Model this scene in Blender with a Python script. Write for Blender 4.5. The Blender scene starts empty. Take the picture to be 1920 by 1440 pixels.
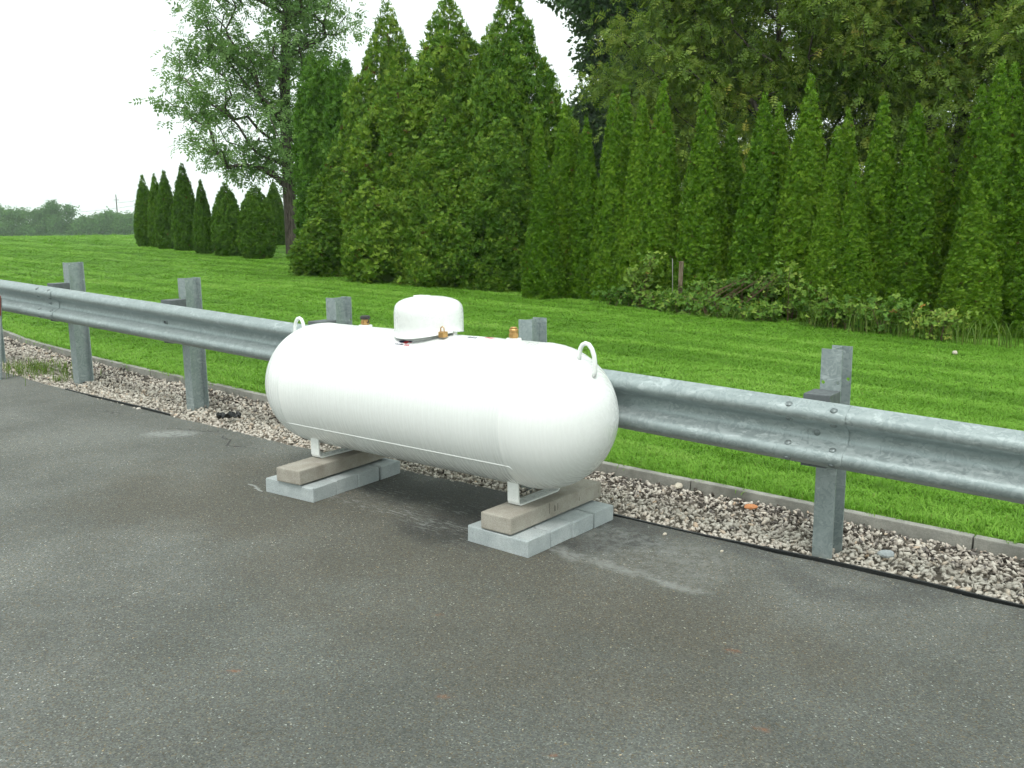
import bpy, bmesh, math, random
import numpy as np
from mathutils import Vector, Matrix

# ------------------------------------------------------------------ camera, world, sun, exposure
scene = bpy.context.scene
COL = scene.collection

CAM = np.array([1.5638, -4.5385, 1.708])
yaw, pitch, roll = [math.radians(a) for a in (-37.8991, 9.9783, -0.7282)]
FW = np.array([math.sin(yaw)*math.cos(pitch), math.cos(yaw)*math.cos(pitch), -math.sin(pitch)])
R0 = np.array([math.cos(yaw), -math.sin(yaw), 0.0]); U0 = np.cross(R0, FW)
RT = R0*math.cos(roll)+U0*math.sin(roll); UP = -R0*math.sin(roll)+U0*math.cos(roll)
cam_data = bpy.data.cameras.new('camera')
cam = bpy.data.objects.new('camera', cam_data); COL.objects.link(cam)
cam.matrix_world = Matrix(((RT[0], UP[0], -FW[0], CAM[0]), (RT[1], UP[1], -FW[1], CAM[1]), (RT[2], UP[2], -FW[2], CAM[2]), (0, 0, 0, 1)))
cam_data.sensor_width = 36.0
cam_data.lens = 36.0*1773.327/1920.0
cam_data.clip_start = 0.05; cam_data.clip_end = 5000.0
scene.camera = cam

SUN_ELEV, SUN_AZ = math.radians(58), math.radians(150)      # azimuth clockwise from +Y: behind the camera, to its right
world = bpy.data.worlds.new('World'); scene.world = world; world.use_nodes = True
wn, wl = world.node_tree.nodes, world.node_tree.links
wn.clear()
w_out = wn.new('ShaderNodeOutputWorld'); w_bg = wn.new('ShaderNodeBackground')
w_sky = wn.new('ShaderNodeTexSky'); w_sky.sky_type = 'NISHITA'; w_sky.sun_disc = False
w_sky.sun_elevation = SUN_ELEV; w_sky.sun_rotation = SUN_AZ
w_sky.air_density = 1.0; w_sky.dust_density = 4.0; w_sky.ozone_density = 1.0
w_hsv = wn.new('ShaderNodeHueSaturation'); w_hsv.inputs['Saturation'].default_value = 0.25
w_mix = wn.new('ShaderNodeMix'); w_mix.data_type = 'RGBA'
w_mix.inputs['Factor'].default_value = 0.82
w_mix.inputs['B'].default_value = (10.7, 11.9, 11.5, 1)      # even cloud layer
wl.new(w_sky.outputs['Color'], w_hsv.inputs['Color']); wl.new(w_hsv.outputs['Color'], w_mix.inputs['A'])
wl.new(w_mix.outputs['Result'], w_bg.inputs['Color']); w_bg.inputs['Strength'].default_value = 0.092
wl.new(w_bg.outputs['Background'], w_out.inputs['Surface'])

sun_data = bpy.data.lights.new('sun', 'SUN'); sun_data.energy = 1.5; sun_data.angle = math.radians(20); sun_data.color = (1.0, 0.97, 0.93)
sun = bpy.data.objects.new('sun', sun_data); COL.objects.link(sun)
sd = Vector((math.sin(SUN_AZ)*math.cos(SUN_ELEV), math.cos(SUN_AZ)*math.cos(SUN_ELEV), math.sin(SUN_ELEV)))
sun.rotation_euler = sd.to_track_quat('Z', 'Y').to_euler(); sun.location = (0, 0, 30)

vs = scene.view_settings
vs.view_transform = 'Standard'; vs.look = 'None'; vs.exposure = 0.42; vs.gamma = 1.0; vs.use_curve_mapping = False
scene.render.engine = 'CYCLES'
scene.cycles.max_bounces = 4; scene.cycles.diffuse_bounces = 2; scene.cycles.glossy_bounces = 2
scene.cycles.transmission_bounces = 2; scene.cycles.transparent_max_bounces = 4
scene.cycles.use_adaptive_sampling = True; scene.cycles.adaptive_threshold = 0.03; scene.cycles.adaptive_min_samples = 12; scene.cycles.volume_bounces = 1
scene.cycles.use_denoising = True

rng = np.random.default_rng(7)
random.seed(7)

# ------------------------------------------------------------------ helpers
def tag(o, label=None, cat=None, group=None, kind=None):
    if label: o['label'] = label
    if cat: o['category'] = cat
    if group: o['group'] = group
    if kind: o['kind'] = kind
    return o

def link(name, data, parent=None, loc=None, rot=None):
    o = bpy.data.objects.new(name, data); COL.objects.link(o)
    if parent: o.parent = parent
    if loc is not None: o.location = loc
    if rot is not None: o.rotation_euler = rot
    return o

def empty(name, loc=(0, 0, 0), rz=0.0):
    o = link(name, None, None, loc, (0, 0, rz)); o.empty_display_size = 0.1
    return o

def np_mesh(name, V, F, mat, tone=None, smooth=False):
    me = bpy.data.meshes.new(name)
    V = np.ascontiguousarray(V, np.float32); F = np.ascontiguousarray(F, np.int32); k = F.shape[1]
    me.vertices.add(len(V)); me.vertices.foreach_set('co', V.ravel())
    me.loops.add(F.size); me.loops.foreach_set('vertex_index', F.ravel())
    me.polygons.add(len(F)); me.polygons.foreach_set('loop_start', np.arange(0, F.size, k, dtype=np.int32))
    if tone is not None:
        a = me.attributes.new('tone', 'FLOAT', 'POINT'); a.data.foreach_set('value', np.ascontiguousarray(tone, np.float32))
    me.update(calc_edges=True)
    if smooth: me.shade_smooth()
    if mat: me.materials.append(mat)
    return me

def bm_mesh(name, bm, mat, smooth=False):
    me = bpy.data.meshes.new(name); bmesh.ops.recalc_face_normals(bm, faces=bm.faces[:])
    bm.to_mesh(me); bm.free()
    if smooth: me.shade_smooth()
    if mat: me.materials.append(mat)
    return me

def box_bm(x0, x1, y0, y1, z0, z1, bev=0.0, seg=2, bm=None):
    own = bm is None
    b = bmesh.new()
    vs_ = [b.verts.new((x, y, z)) for x in (x0, x1) for y in (y0, y1) for z in (z0, z1)]
    for f in ((0, 1, 3, 2), (4, 6, 7, 5), (0, 4, 5, 1), (2, 3, 7, 6), (0, 2, 6, 4), (1, 5, 7, 3)):
        b.faces.new([vs_[i] for i in f])
    if bev: bmesh.ops.bevel(b, geom=b.edges[:], offset=bev, segments=seg, affect='EDGES', profile=0.6)
    if own: return b
    t = bpy.data.meshes.new('t'); b.to_mesh(t); b.free(); bm.from_mesh(t); bpy.data.meshes.remove(t)
    return bm

def lathe_bm(prof, n=24, bm=None, axis='Z', cap=True):
    b = bm or bmesh.new(); rings = []
    for r, z in prof:
        ring = []
        for i in range(n):
            a = 2*math.pi*i/n
            p = (r*math.cos(a), r*math.sin(a), z) if axis == 'Z' else (z, r*math.cos(a), r*math.sin(a))
            ring.append(b.verts.new(p))
        rings.append(ring)
    for a_, c_ in zip(rings, rings[1:]):
        for i in range(n): b.faces.new((a_[i], a_[(i+1) % n], c_[(i+1) % n], c_[i]))
    if cap: b.faces.new(rings[0]); b.faces.new(rings[-1])
    return b

def tube_bm(path, rad, n=8, bm=None, flat=1.0):
    b = bm or bmesh.new(); path = [Vector(p) for p in path]; rings = []
    rads = rad if isinstance(rad, (list, tuple)) else [rad]*len(path)
    ref = None
    for i, p in enumerate(path):
        d = (path[min(i+1, len(path)-1)]-path[max(i-1, 0)]).normalized()
        if ref is None:
            ref = Vector((0, 1, 0)) if abs(d.y) < 0.9 else Vector((1, 0, 0))
        s = d.cross(ref).normalized(); t = s.cross(d).normalized(); ref = t
        rings.append([b.verts.new(p+(s*math.cos(2*math.pi*k/n)*flat+t*math.sin(2*math.pi*k/n))*rads[i]) for k in range(n)])
    for a_, c_ in zip(rings, rings[1:]):
        for i in range(n): b.faces.new((a_[i], a_[(i+1) % n], c_[(i+1) % n], c_[i]))
    b.faces.new(rings[0]); b.faces.new(rings[-1])
    return b

def boolean(me, cutters):
    o = link('t_', me); cs = []
    for c in cutters:
        co = link('c_', c); cs.append(co)
        m = o.modifiers.new('b', 'BOOLEAN'); m.operation = 'DIFFERENCE'; m.object = co; m.solver = 'EXACT'
    dg = bpy.context.evaluated_depsgraph_get(); dg.update()
    r = bpy.data.meshes.new_from_object(o.evaluated_get(dg))
    r.name = me.name.split('.')[0]
    for x in [o]+cs: bpy.data.objects.remove(x)
    return r

# ------------------------------------------------------------------ material helpers
class NT:
    def __init__(s, name):
        s.m = bpy.data.materials.new(name); s.m.use_nodes = True
        s.t = s.m.node_tree; s.t.nodes.clear()
        s.out = s.t.nodes.new('ShaderNodeOutputMaterial')
    def n(s, typ, ins=None, **kw):
        nd = s.t.nodes.new('ShaderNode'+typ)
        for k, v in kw.items(): setattr(nd, k, v)
        if ins:
            for k, v in ins.items():
                sock = nd.inputs[k]
                if hasattr(v, 'is_output') or isinstance(v, bpy.types.NodeSocket): s.t.links.new(v, sock)
                else: sock.default_value = v
        return nd
    def noise(s, vec, scale, detail=4.0, rough=0.55, dist=0.0):
        return s.n('TexNoise', {'Vector': vec, 'Scale': scale, 'Detail': detail, 'Roughness': rough, 'Distortion': dist}).outputs['Fac']
    def vor(s, vec, scale, feature='F1', out='Distance', rnd=1.0):
        nd = s.n('TexVoronoi', {'Vector': vec, 'Scale': scale, 'Randomness': rnd}, feature=feature)
        return nd.outputs[out]
    def ramp(s, fac, stops, interp='LINEAR'):
        nd = s.n('ValToRGB', {'Fac': fac}); cr = nd.color_ramp; cr.interpolation = interp
        while len(cr.elements) < len(stops): cr.elements.new(0.5)
        for e, (p, c) in zip(cr.elements, stops):
            e.position = p; e.color = (c, c, c, 1) if isinstance(c, (int, float)) else (*c, 1)
        return nd.outputs['Color']
    def mix(s, fac, a, b, mode='MIX'):
        nd = s.n('Mix', None, data_type='RGBA', blend_type=mode)
        for k, v in (('Factor', fac), ('A', a), ('B', b)):
            sock = nd.inputs[k]
            if isinstance(v, bpy.types.NodeSocket): s.t.links.new(v, sock)
            elif k == 'Factor': sock.default_value = v
            else: sock.default_value = (*v, 1) if len(v) == 3 else v
        return nd.outputs['Result']
    def math(s, op, a, b=None, clamp=False):
        nd = s.n('Math', None, operation=op); nd.use_clamp = clamp
        for i, v in enumerate((a, b)):
            if v is None: continue
            if isinstance(v, bpy.types.NodeSocket): s.t.links.new(v, nd.inputs[i])
            else: nd.inputs[i].default_value = v
        return nd.outputs[0]
    def mapr(s, v, a, b, c=0.0, d=1.0):
        return s.n('MapRange', {'Value': v, 'From Min': a, 'From Max': b, 'To Min': c, 'To Max': d}, interpolation_type='SMOOTHSTEP').outputs['Result']
    def pos(s): return s.n('NewGeometry').outputs['Position']
    def obj(s): return s.n('TexCoord').outputs['Object']
    def scale(s, vec, sc, loc=(0, 0, 0), rot=(0, 0, 0)):
        return s.n('Mapping', {'Vector': vec, 'Scale': sc, 'Location': loc, 'Rotation': rot}).outputs['Vector']
    def bump(s, h, strength, dist):
        return s.n('Bump', {'Height': h, 'Strength': strength, 'Distance': dist}).outputs['Normal']
    def pbr(s, color, rough=0.5, metal=0.0, spec=0.5, normal=None, coat=0.0):
        b = s.n('BsdfPrincipled')
        for k, v in (('Base Color', color), ('Roughness', rough), ('Metallic', metal), ('Specular IOR Level', spec), ('Coat Weight', coat)):
            if isinstance(v, bpy.types.NodeSocket): s.t.links.new(v, b.inputs[k])
            else: b.inputs[k].default_value = (*v, 1) if isinstance(v, tuple) and len(v) == 3 else v
        if normal is not None: s.t.links.new(normal, b.inputs['Normal'])
        s.t.links.new(b.outputs[0], s.out.inputs['Surface'])
        return s.m
    def segmask(s, x, y, a, b, w, soft):
        """1 near the line a-b drawn on the ground (metres), fading over soft."""
        dx, dy = b[0]-a[0], b[1]-a[1]; L2 = dx*dx+dy*dy
        px = s.math('SUBTRACT', x, a[0]); py = s.math('SUBTRACT', y, a[1])
        t = s.math('DIVIDE', s.math('ADD', s.math('MULTIPLY', px, dx), s.math('MULTIPLY', py, dy)), L2, clamp=True)
        ex = s.math('SUBTRACT', px, s.math('MULTIPLY', t, dx)); ey = s.math('SUBTRACT', py, s.math('MULTIPLY', t, dy))
        d = s.math('SQRT', s.math('ADD', s.math('MULTIPLY', ex, ex), s.math('MULTIPLY', ey, ey)))
        return s.mapr(d, w, w+soft, 1.0, 0.0)

def foliage_mat(name, stops, trans=0.25, rough=0.6, brown=0.0, patch=0.0, vary=0.10):
    t = NT(name)
    tone = t.n('Attribute', None, attribute_name='tone').outputs['Fac']
    if patch:
        nz = t.noise(t.pos(), patch, 2.0)
        tone2 = t.math('ADD', tone, t.mapr(nz, 0.3, 0.7, -0.18, 0.18))
    else: tone2 = tone
    rnd = t.n('ObjectInfo').outputs['Random']
    tone2 = t.math('ADD', tone2, t.mapr(rnd, 0.0, 1.0, -vary, vary), clamp=True)
    c = t.ramp(tone2, stops)
    if brown:
        c = t.mix(t.math('GREATER_THAN', tone, 1.0-brown), c, (0.11, 0.05, 0.02))
    b = t.n('BsdfPrincipled', {'Base Color': c, 'Roughness': rough, 'Specular IOR Level': 0.28})
    tr = t.n('BsdfTranslucent', {'Color': t.mix(0.5, c, (0.16, 0.24, 0.03))})
    mx = t.n('MixShader', {'Fac': trans, 1: b.outputs[0], 2: tr.outputs[0]})
    t.t.links.new(mx.outputs[0], t.out.inputs['Surface'])
    return t.m

# ------------------------------------------------------------------ materials
def m_asphalt():
    t = NT('asphalt'); p = t.pos(); sx = t.n('SeparateXYZ', {'Vector': p}); x, y = sx.outputs['X'], sx.outputs['Y']
    cell = t.n('TexVoronoi', {'Vector': p, 'Scale': 175.0})
    rv = t.n('SeparateColor', {'Color': cell.outputs['Color']}).outputs['Red']
    agg = t.ramp(rv, [(0.0, 0.6), (0.45, 0.88), (0.8, 1.08), (0.95, 1.25), (0.99, 1.7), (1.0, 3.2)])
    hue = t.n('SeparateColor', {'Color': cell.outputs['Color']}).outputs['Green']
    tint = t.ramp(hue, [(0.0, (1.0, 1.0, 1.02)), (0.6, (0.98, 1.0, 0.99)), (0.86, (1.05, 1.0, 0.9)), (0.97, (1.18, 1.0, 0.78)), (1.0, (1.3, 0.98, 0.65))])
    big = t.noise(p, 0.9, 5.0, 0.6); mid = t.noise(p, 5.5, 4.0, 0.6); fine = t.noise(p, 60.0, 3.0, 0.7)
    base = t.mix(t.mapr(big, 0.35, 0.68), (0.106, 0.111, 0.102), (0.156, 0.163, 0.151))
    base = t.mix(t.math('MULTIPLY', t.mapr(mid, 0.42, 0.75), 0.35), base, (0.14, 0.143, 0.132))
    # brown dirt film spreading round the tank
    nx = t.math('ADD', x, t.mapr(t.noise(p, 1.6, 4.0), 0.0, 1.0, -0.7, 0.7)); ny = t.math('ADD', y, t.mapr(t.noise(t.scale(p, (1, 1, 1), (7, 3, 0)), 1.6, 4.0), 0.0, 1.0, -0.7, 0.7))
    dirt = t.math('MULTIPLY', t.segmask(nx, ny, (-3.4, -1.35), (-0.2, -1.2), 0.15, 0.9), 0.45)
    dull = t.math('MULTIPLY', t.segmask(nx, ny, (-0.9, -2.2), (1.6, -1.2), 0.3, 1.3), 0.35)
    base = t.mix(dull, base, (0.070, 0.076, 0.065))
    base = t.mix(dirt, base, (0.092, 0.081, 0.060))
    dk = t.math('MULTIPLY', t.segmask(nx, ny, (-2.8, -0.35), (-1.5, -0.35), 0.18, 0.5), 0.7)      # black asphalt under the tank, darkened further to paint in its shadow
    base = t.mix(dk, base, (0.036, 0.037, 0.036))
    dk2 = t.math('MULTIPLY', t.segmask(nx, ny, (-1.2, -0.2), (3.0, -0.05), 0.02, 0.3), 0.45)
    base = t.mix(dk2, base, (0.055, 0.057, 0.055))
    col = t.mix(1.0, base, agg, 'MULTIPLY'); col = t.mix(1.0, col, tint, 'MULTIPLY')
    col = t.mix(0.5, col, t.mix(1.0, col, t.ramp(fine, [(0.2, 0.6), (0.8, 1.45)]), 'MULTIPLY'))
    # pale scrape marks, chalk and paint
    sc = t.noise(t.scale(p, (14, 60, 30), rot=(0, 0, 0.12)), 1.0, 5.0, 0.7); sc2 = t.noise(p, 26.0, 4.0, 0.7)
    def scr(a, b, w, soft, k, nz=sc, lo=0.4, hi=0.7):
        jx = t.math('ADD', x, t.mapr(mid, 0.2, 0.8, -0.06, 0.06)); jy = t.math('ADD', y, t.mapr(mid, 0.2, 0.8, -0.05, 0.05))
        return t.math('MULTIPLY', t.math('MULTIPLY', t.segmask(jx, jy, a, b, w, soft), t.mapr(nz, lo, hi)), k)
    marks = [((-1.11, -0.77), (-0.32, -0.80), 0.004, 0.075, 0.55, sc2, 0.25, 0.6), ((-1.2, -0.38), (-0.5, -0.42), 0.05, 0.2, 0.42, sc2, 0.3, 0.7),
             ((-0.9, -0.55), (-0.45, -0.62), 0.05, 0.25, 0.3, sc2, 0.3, 0.7),
             ((-2.65, -0.86), (-1.6, -0.88), 0.01, 0.10, 0.7, sc, 0.48, 0.66), ((-2.5, -0.62), (-1.7, -0.55), 0.03, 0.22, 0.6, sc, 0.54, 0.68),
             ((-2.3, -0.75), (-1.5, -0.95), 0.02, 0.14, 0.5, sc, 0.52, 0.68),
             ((-3.27, -1.055), (-3.05, -1.06), 0.004, 0.018, 0.9, sc2, 0.2, 0.4), ((-4.86, -0.64), (-4.77, -0.52), 0.04, 0.11, 0.7, sc2, 0.3, 0.6),
             ((-7.4, -1.2), (-5.2, -0.95), 0.1, 0.5, 0.12, sc2, 0.3, 0.7)]
    acc = None
    for mk in marks:
        v = scr(*mk); acc = v if acc is None else t.math('MAXIMUM', acc, v)
    col = t.mix(acc, col, (0.30, 0.315, 0.30))
    rs = None
    for a, r in (((0.079, -1.264), 0.03), ((-0.563, -2.245), 0.028), ((-0.06, -2.31), 0.02), ((-1.3, -2.6), 0.02), ((0.4, -1.75), 0.03), ((-1.05, -1.75), 0.025)):
        v = t.math('MULTIPLY', t.segmask(x, y, a, (a[0]+0.03, a[1]+0.02), 0.0, r), t.mapr(sc2, 0.4, 0.7, 0.0, 0.6)); rs = v if rs is None else t.math('MAXIMUM', rs, v)
    col = t.mix(rs, col, (0.26, 0.10, 0.04))
    # cracks near the gravel
    ck = None
    wob = t.mapr(t.noise(p, 18.0, 3.0), 0.2, 0.8, -0.035, 0.035); cx_, cy_ = t.math('ADD', x, wob), t.math('SUBTRACT', y, wob)
    for a, b in (((-5.0, -0.5), (-4.66, -0.34)), ((-4.66, -0.34), (-4.5, -0.2)), ((-4.3, -0.42), (-4.2, -0.52)), ((-4.2, -0.52), (-3.95, -0.45)), ((-6.1, -0.55), (-5.75, -0.42)), ((-4.45, -0.38), (-4.3, -0.42))):
        v = t.segmask(cx_, cy_, a, b, 0.002, 0.008); ck = v if ck is None else t.math('MAXIMUM', ck, v)
    col = t.mix(t.math('MULTIPLY', ck, 0.75), col, (0.02, 0.02, 0.02))
    h = t.math('ADD', t.math('MULTIPLY', rv, 0.5), t.math('ADD', t.math('MULTIPLY', cell.outputs['Distance'], -60.0*0.01), t.math('MULTIPLY', fine, 0.5)))
    h = t.math('SUBTRACT', h, t.math('MULTIPLY', ck, 2.0))
    return t.pbr(col, t.mapr(fine, 0.2, 0.8, 0.72, 0.95), 0, 0.35, t.bump(h, 0.45, 0.003))

def m_concrete(name, c1, c2, sc=1.0, dirt=(0.1, 0.09, 0.07), dk=0.0, spec=0.3):
    t = NT(name); p = t.pos()
    a = t.noise(p, 9*sc, 5, 0.6); b = t.noise(p, 160*sc, 3, 0.7); v = t.vor(p, 90*sc)
    col = t.mix(t.mapr(a, 0.3, 0.7), c1, c2)
    col = t.mix(1.0, col, t.ramp(b, [(0.25, 0.75), (0.75, 1.22)]), 'MULTIPLY')
    pit = t.math('MULTIPLY', t.mapr(v, 0.05, 0.22, 1.0, 0.0), t.mapr(t.noise(p, 45*sc, 2), 0.52, 0.62))
    col = t.mix(t.math('MULTIPLY', pit, 0.7), col, dirt)
    if dk: col = t.mix(t.math('MULTIPLY', t.mapr(t.noise(p, 3.0*sc, 5, 0.7), 0.45, 0.7), dk), col, dirt)
    h = t.math('SUBTRACT', b, pit)
    return t.pbr(col, 0.9, 0, spec, t.bump(h, 0.6, 0.003))

def m_galv(name='galvanised_steel', dark=1.0):
    t = NT(name); p = t.pos(); d = t.n('VectorMath', {0: p, 1: t.n('TexNoise', {'Vector': p, 'Scale': 9.0}).outputs['Color']}, operation='ADD').outputs[0]
    cell = t.n('TexVoronoi', {'Vector': d, 'Scale': 16.0}).outputs['Color']
    r = t.n('SeparateColor', {'Color': cell}).outputs['Red']
    c = t.ramp(r, [(0.0, (0.29*dark, 0.34*dark, 0.34*dark)), (0.5, (0.345*dark, 0.40*dark, 0.40*dark)), (1.0, (0.41*dark, 0.465*dark, 0.465*dark))])
    st = t.noise(t.scale(p, (3, 26, 26)), 1.0, 5, 0.65)
    c = t.mix(t.math('MULTIPLY', t.mapr(st, 0.35, 0.75), 0.3), c, (0.27*dark, 0.32*dark, 0.32*dark))
    wz = t.noise(t.scale(p, (1, 1.4, 2.2)), 9.0, 5, 0.75, 0.6)
    wear = t.math('MULTIPLY', t.mapr(wz, 0.57, 0.65), 0.5)
    c = t.mix(wear, c, (0.60, 0.66, 0.66))
    sp = t.mapr(t.noise(t.scale(p, (1, 1, 1), (4, 2, 1)), 42.0, 3, 0.6), 0.68, 0.74)
    c = t.mix(t.math('MULTIPLY', sp, 0.5), c, (0.66, 0.7, 0.69))
    ro = t.math('ADD', t.mapr(r, 0, 1, 0.42, 0.56), t.math('MULTIPLY', wear, 0.2))
    return t.pbr(c, ro, 0.55, 0.5, t.bump(t.noise(p, 70.0, 3), 0.12, 0.002))

def m_tankpaint():
    t = NT('white_tank_paint'); p = t.obj()
    sx = t.n('SeparateXYZ', {'Vector': p}); ang = t.math('ARCTAN2', sx.outputs['Y'], sx.outputs['Z'])
    v = t.n('CombineXYZ', {'X': t.math('MULTIPLY', sx.outputs['X'], 85.0), 'Y': t.math('MULTIPLY', ang, 2.2), 'Z': 0.0}).outputs[0]
    st = t.noise(v, 1.0, 4, 0.65)
    v2 = t.n('CombineXYZ', {'X': t.math('MULTIPLY', sx.outputs['X'], 14.0), 'Y': t.math('MULTIPLY', ang, 1.4), 'Z': 3.0}).outputs[0]
    st2 = t.noise(v2, 1.0, 4, 0.6)
    c = t.mix(t.math('MULTIPLY', t.mapr(st, 0.45, 0.75), 0.28), (0.80, 0.82, 0.80), (0.735, 0.765, 0.75))
    c = t.mix(t.math('MULTIPLY', t.mapr(st2, 0.55, 0.75), 0.22), c, (0.72, 0.75, 0.735))
    h = t.math('ADD', t.math('MULTIPLY', st, 0.6), t.math('MULTIPLY', t.noise(p, 22.0, 2), 0.7))
    return t.pbr(c, t.mapr(st, 0.3, 0.7, 0.2, 0.34), 0, 0.45, t.bump(h, 0.10, 0.002))

def m_plain(name, c, rough=0.5, metal=0.0, spec=0.5, nz=40.0, amt=0.25, dark=None):
    t = NT(name); p = t.obj(); n_ = t.noise(p, nz, 4, 0.65)
    d = dark or tuple(v*0.55 for v in c)
    return t.pbr(t.mix(t.math('MULTIPLY', t.mapr(n_, 0.35, 0.75), amt*2), c, d), t.mapr(n_, 0.2, 0.8, max(0.05, rough-0.1), min(1, rough+0.1)), metal, spec, t.bump(n_, 0.15, 0.002))

def m_gravel():
    t = NT('limestone_gravel'); tone = t.n('Attribute', None, attribute_name='tone').outputs['Fac']; p = t.pos()
    c = t.ramp(tone, [(0.0, (0.045, 0.038, 0.032)), (0.14, (0.10, 0.085, 0.07)), (0.24, (0.17, 0.155, 0.145)), (0.34, (0.34, 0.30, 0.26)), (0.6, (0.52, 0.475, 0.41)), (0.85, (0.66, 0.615, 0.54)), (0.93, (0.54, 0.40, 0.28)), (1.0, (0.52, 0.48, 0.45))])
    n_ = t.noise(p, 120.0, 4, 0.7)
    c = t.mix(1.0, c, t.ramp(n_, [(0.25, 0.72), (0.75, 1.15)]), 'MULTIPLY')
    return t.pbr(c, 0.85, 0, 0.3, t.bump(n_, 0.5, 0.003))

def m_lawn():
    t = NT('lawn_soil'); p = t.pos()
    a = t.noise(p, 40.0, 5, 0.7); b = t.noise(t.scale(p, (0.09, 0.75, 0.3), rot=(0, 0, 0.06)), 1.0, 3)
    c = t.mix(t.mapr(a, 0.3, 0.7), (0.055, 0.13, 0.014), (0.13, 0.27, 0.030))
    c = t.mix(t.math('MULTIPLY', t.mapr(b, 0.4, 0.65), 0.35), c, (0.17, 0.33, 0.045))
    return t.pbr(c, 0.9, 0, 0.15, t.bump(a, 0.8, 0.03))

def m_grass():
    t = NT('lawn_grass'); p = t.pos()
    rnd = t.n('ObjectInfo').outputs['Random']
    h = t.n('Attribute', None, attribute_name='tone').outputs['Fac']
    st = t.noise(t.scale(p, (0.09, 0.75, 0.3), rot=(0, 0, 0.06)), 1.0, 3); pa = t.noise(p, 0.55, 4, 0.6)
    sx = t.n('SeparateXYZ', {'Vector': p})
    ln = t.n('CombineXYZ', {'X': t.math('MULTIPLY', sx.outputs['X'], 0.05), 'Y': t.math('ADD', t.math('MULTIPLY', sx.outputs['Y'], 1.0), t.math('MULTIPLY', sx.outputs['X'], 0.10)), 'Z': 0.0}).outputs[0]
    rows = t.noise(ln, 1.7, 2, 0.5)
    f = t.math('ADD', t.math('MULTIPLY', rnd, 0.34), t.math('MULTIPLY', t.mapr(rows, 0.40, 0.60), 0.44))
    f = t.math('ADD', f, t.math('MULTIPLY', t.mapr(pa, 0.35, 0.7), 0.28))
    c = t.ramp(f, [(0.0, (0.105, 0.245, 0.020)), (0.45, (0.180, 0.385, 0.036)), (0.8, (0.250, 0.48, 0.062)), (1.0, (0.34, 0.54, 0.11))])
    c = t.mix(t.mapr(h, 0.93, 0.99), c, (0.24, 0.27, 0.07))
    b = t.n('BsdfPrincipled', {'Base Color': c, 'Roughness': 0.55, 'Specular IOR Level': 0.25})
    tr = t.n('BsdfTranslucent', {'Color': c}); mx = t.n('MixShader', {'Fac': 0.35, 1: b.outputs[0], 2: tr.outputs[0]})
    t.t.links.new(mx.outputs[0], t.out.inputs['Surface']); return t.m

def m_bark(name, c1, c2):
    t = NT(name); p = t.obj(); a = t.noise(t.scale(p, (9, 9, 1.6)), 2.0, 5, 0.7)
    return t.pbr(t.mix(t.mapr(a, 0.35, 0.65), c1, c2), 0.9, 0, 0.2, t.bump(a, 0.8, 0.03))

M = {}
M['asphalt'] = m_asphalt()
M['gravel'] = m_gravel()
M['bed'] = m_plain('gravel_bed_soil', (0.26, 0.23, 0.19), 0.95, 0, 0.2, 60, 0.4)
M['kerb'] = m_concrete('kerb_concrete', (0.25, 0.25, 0.225), (0.34, 0.335, 0.30), 1.0, (0.10, 0.10, 0.08), 0.55)
M['block'] = m_concrete('grey_block_concrete', (0.37, 0.41, 0.415), (0.47, 0.51, 0.51), 1.0, (0.2, 0.22, 0.22), 0.12)
M['beam'] = m_concrete('tan_beam_concrete', (0.32, 0.295, 0.25), (0.41, 0.385, 0.335), 1.0, (0.19, 0.16, 0.12), 0.35)
M['galv'] = m_galv()
M['spacer'] = m_plain('dark_composite', (0.12, 0.135, 0.14), 0.55, 0, 0.4, 30, 0.25)
M['tank'] = m_tankpaint()
M['white'] = m_plain('white_enamel', (0.80, 0.82, 0.80), 0.28, 0, 0.5, 30, 0.06, (0.70, 0.73, 0.71))
M['brass'] = m_plain('brass', (0.60, 0.36, 0.14), 0.38, 0.85, 0.5, 60, 0.3)
M['blackcap'] = m_plain('black_rubber', (0.035, 0.033, 0.03), 0.6)
M['edging'] = m_plain('black_plastic', (0.012, 0.014, 0.014), 0.45)
M['navy'] = m_plain('navy_print', (0.02, 0.025, 0.08), 0.4, amt=0.0)
M['red'] = m_plain('red_print', (0.50, 0.03, 0.04), 0.4, amt=0.0)
M['paper'] = m_plain('white_vinyl', (0.85, 0.85, 0.86), 0.35, amt=0.0)
M['lawn'] = m_lawn(); M['grass'] = m_grass()
M['bark'] = m_bark('grey_bark', (0.045, 0.038, 0.032), (0.13, 0.11, 0.095))
M['barkbrown'] = m_bark('brown_bark', (0.05, 0.03, 0.018), (0.12, 0.075, 0.045))
M['hedge'] = foliage_mat('arborvitae_foliage', [(0.0, (0.042, 0.120, 0.003)), (0.5, (0.100, 0.225, 0.007)), (1.0, (0.205, 0.350, 0.022))], 0.2, 0.6, 0.003, 0.0, 0.15)
M['bigarb'] = foliage_mat('tall_arborvitae_foliage', [(0.0, (0.040, 0.115, 0.010)), (0.5, (0.110, 0.230, 0.018)), (1.0, (0.24, 0.36, 0.036))], 0.25, 0.6, 0.006)
M['colarb'] = foliage_mat('column_arborvitae_foliage', [(0.0, (0.038, 0.125, 0.010)), (0.5, (0.085, 0.215, 0.018)), (1.0, (0.150, 0.30, 0.034))], 0.22)
M['trimarb'] = foliage_mat('trimmed_arborvitae_foliage', [(0.0, (0.030, 0.090, 0.006)), (0.5, (0.075, 0.175, 0.012)), (1.0, (0.135, 0.26, 0.022))], 0.2, 0.6, 0.002)
M['leafpale'] = foliage_mat('pale_tree_leaves', [(0.0, (0.105, 0.225, 0.065)), (0.5, (0.185, 0.335, 0.105)), (1.0, (0.29, 0.44, 0.165))], 0.48)
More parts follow.
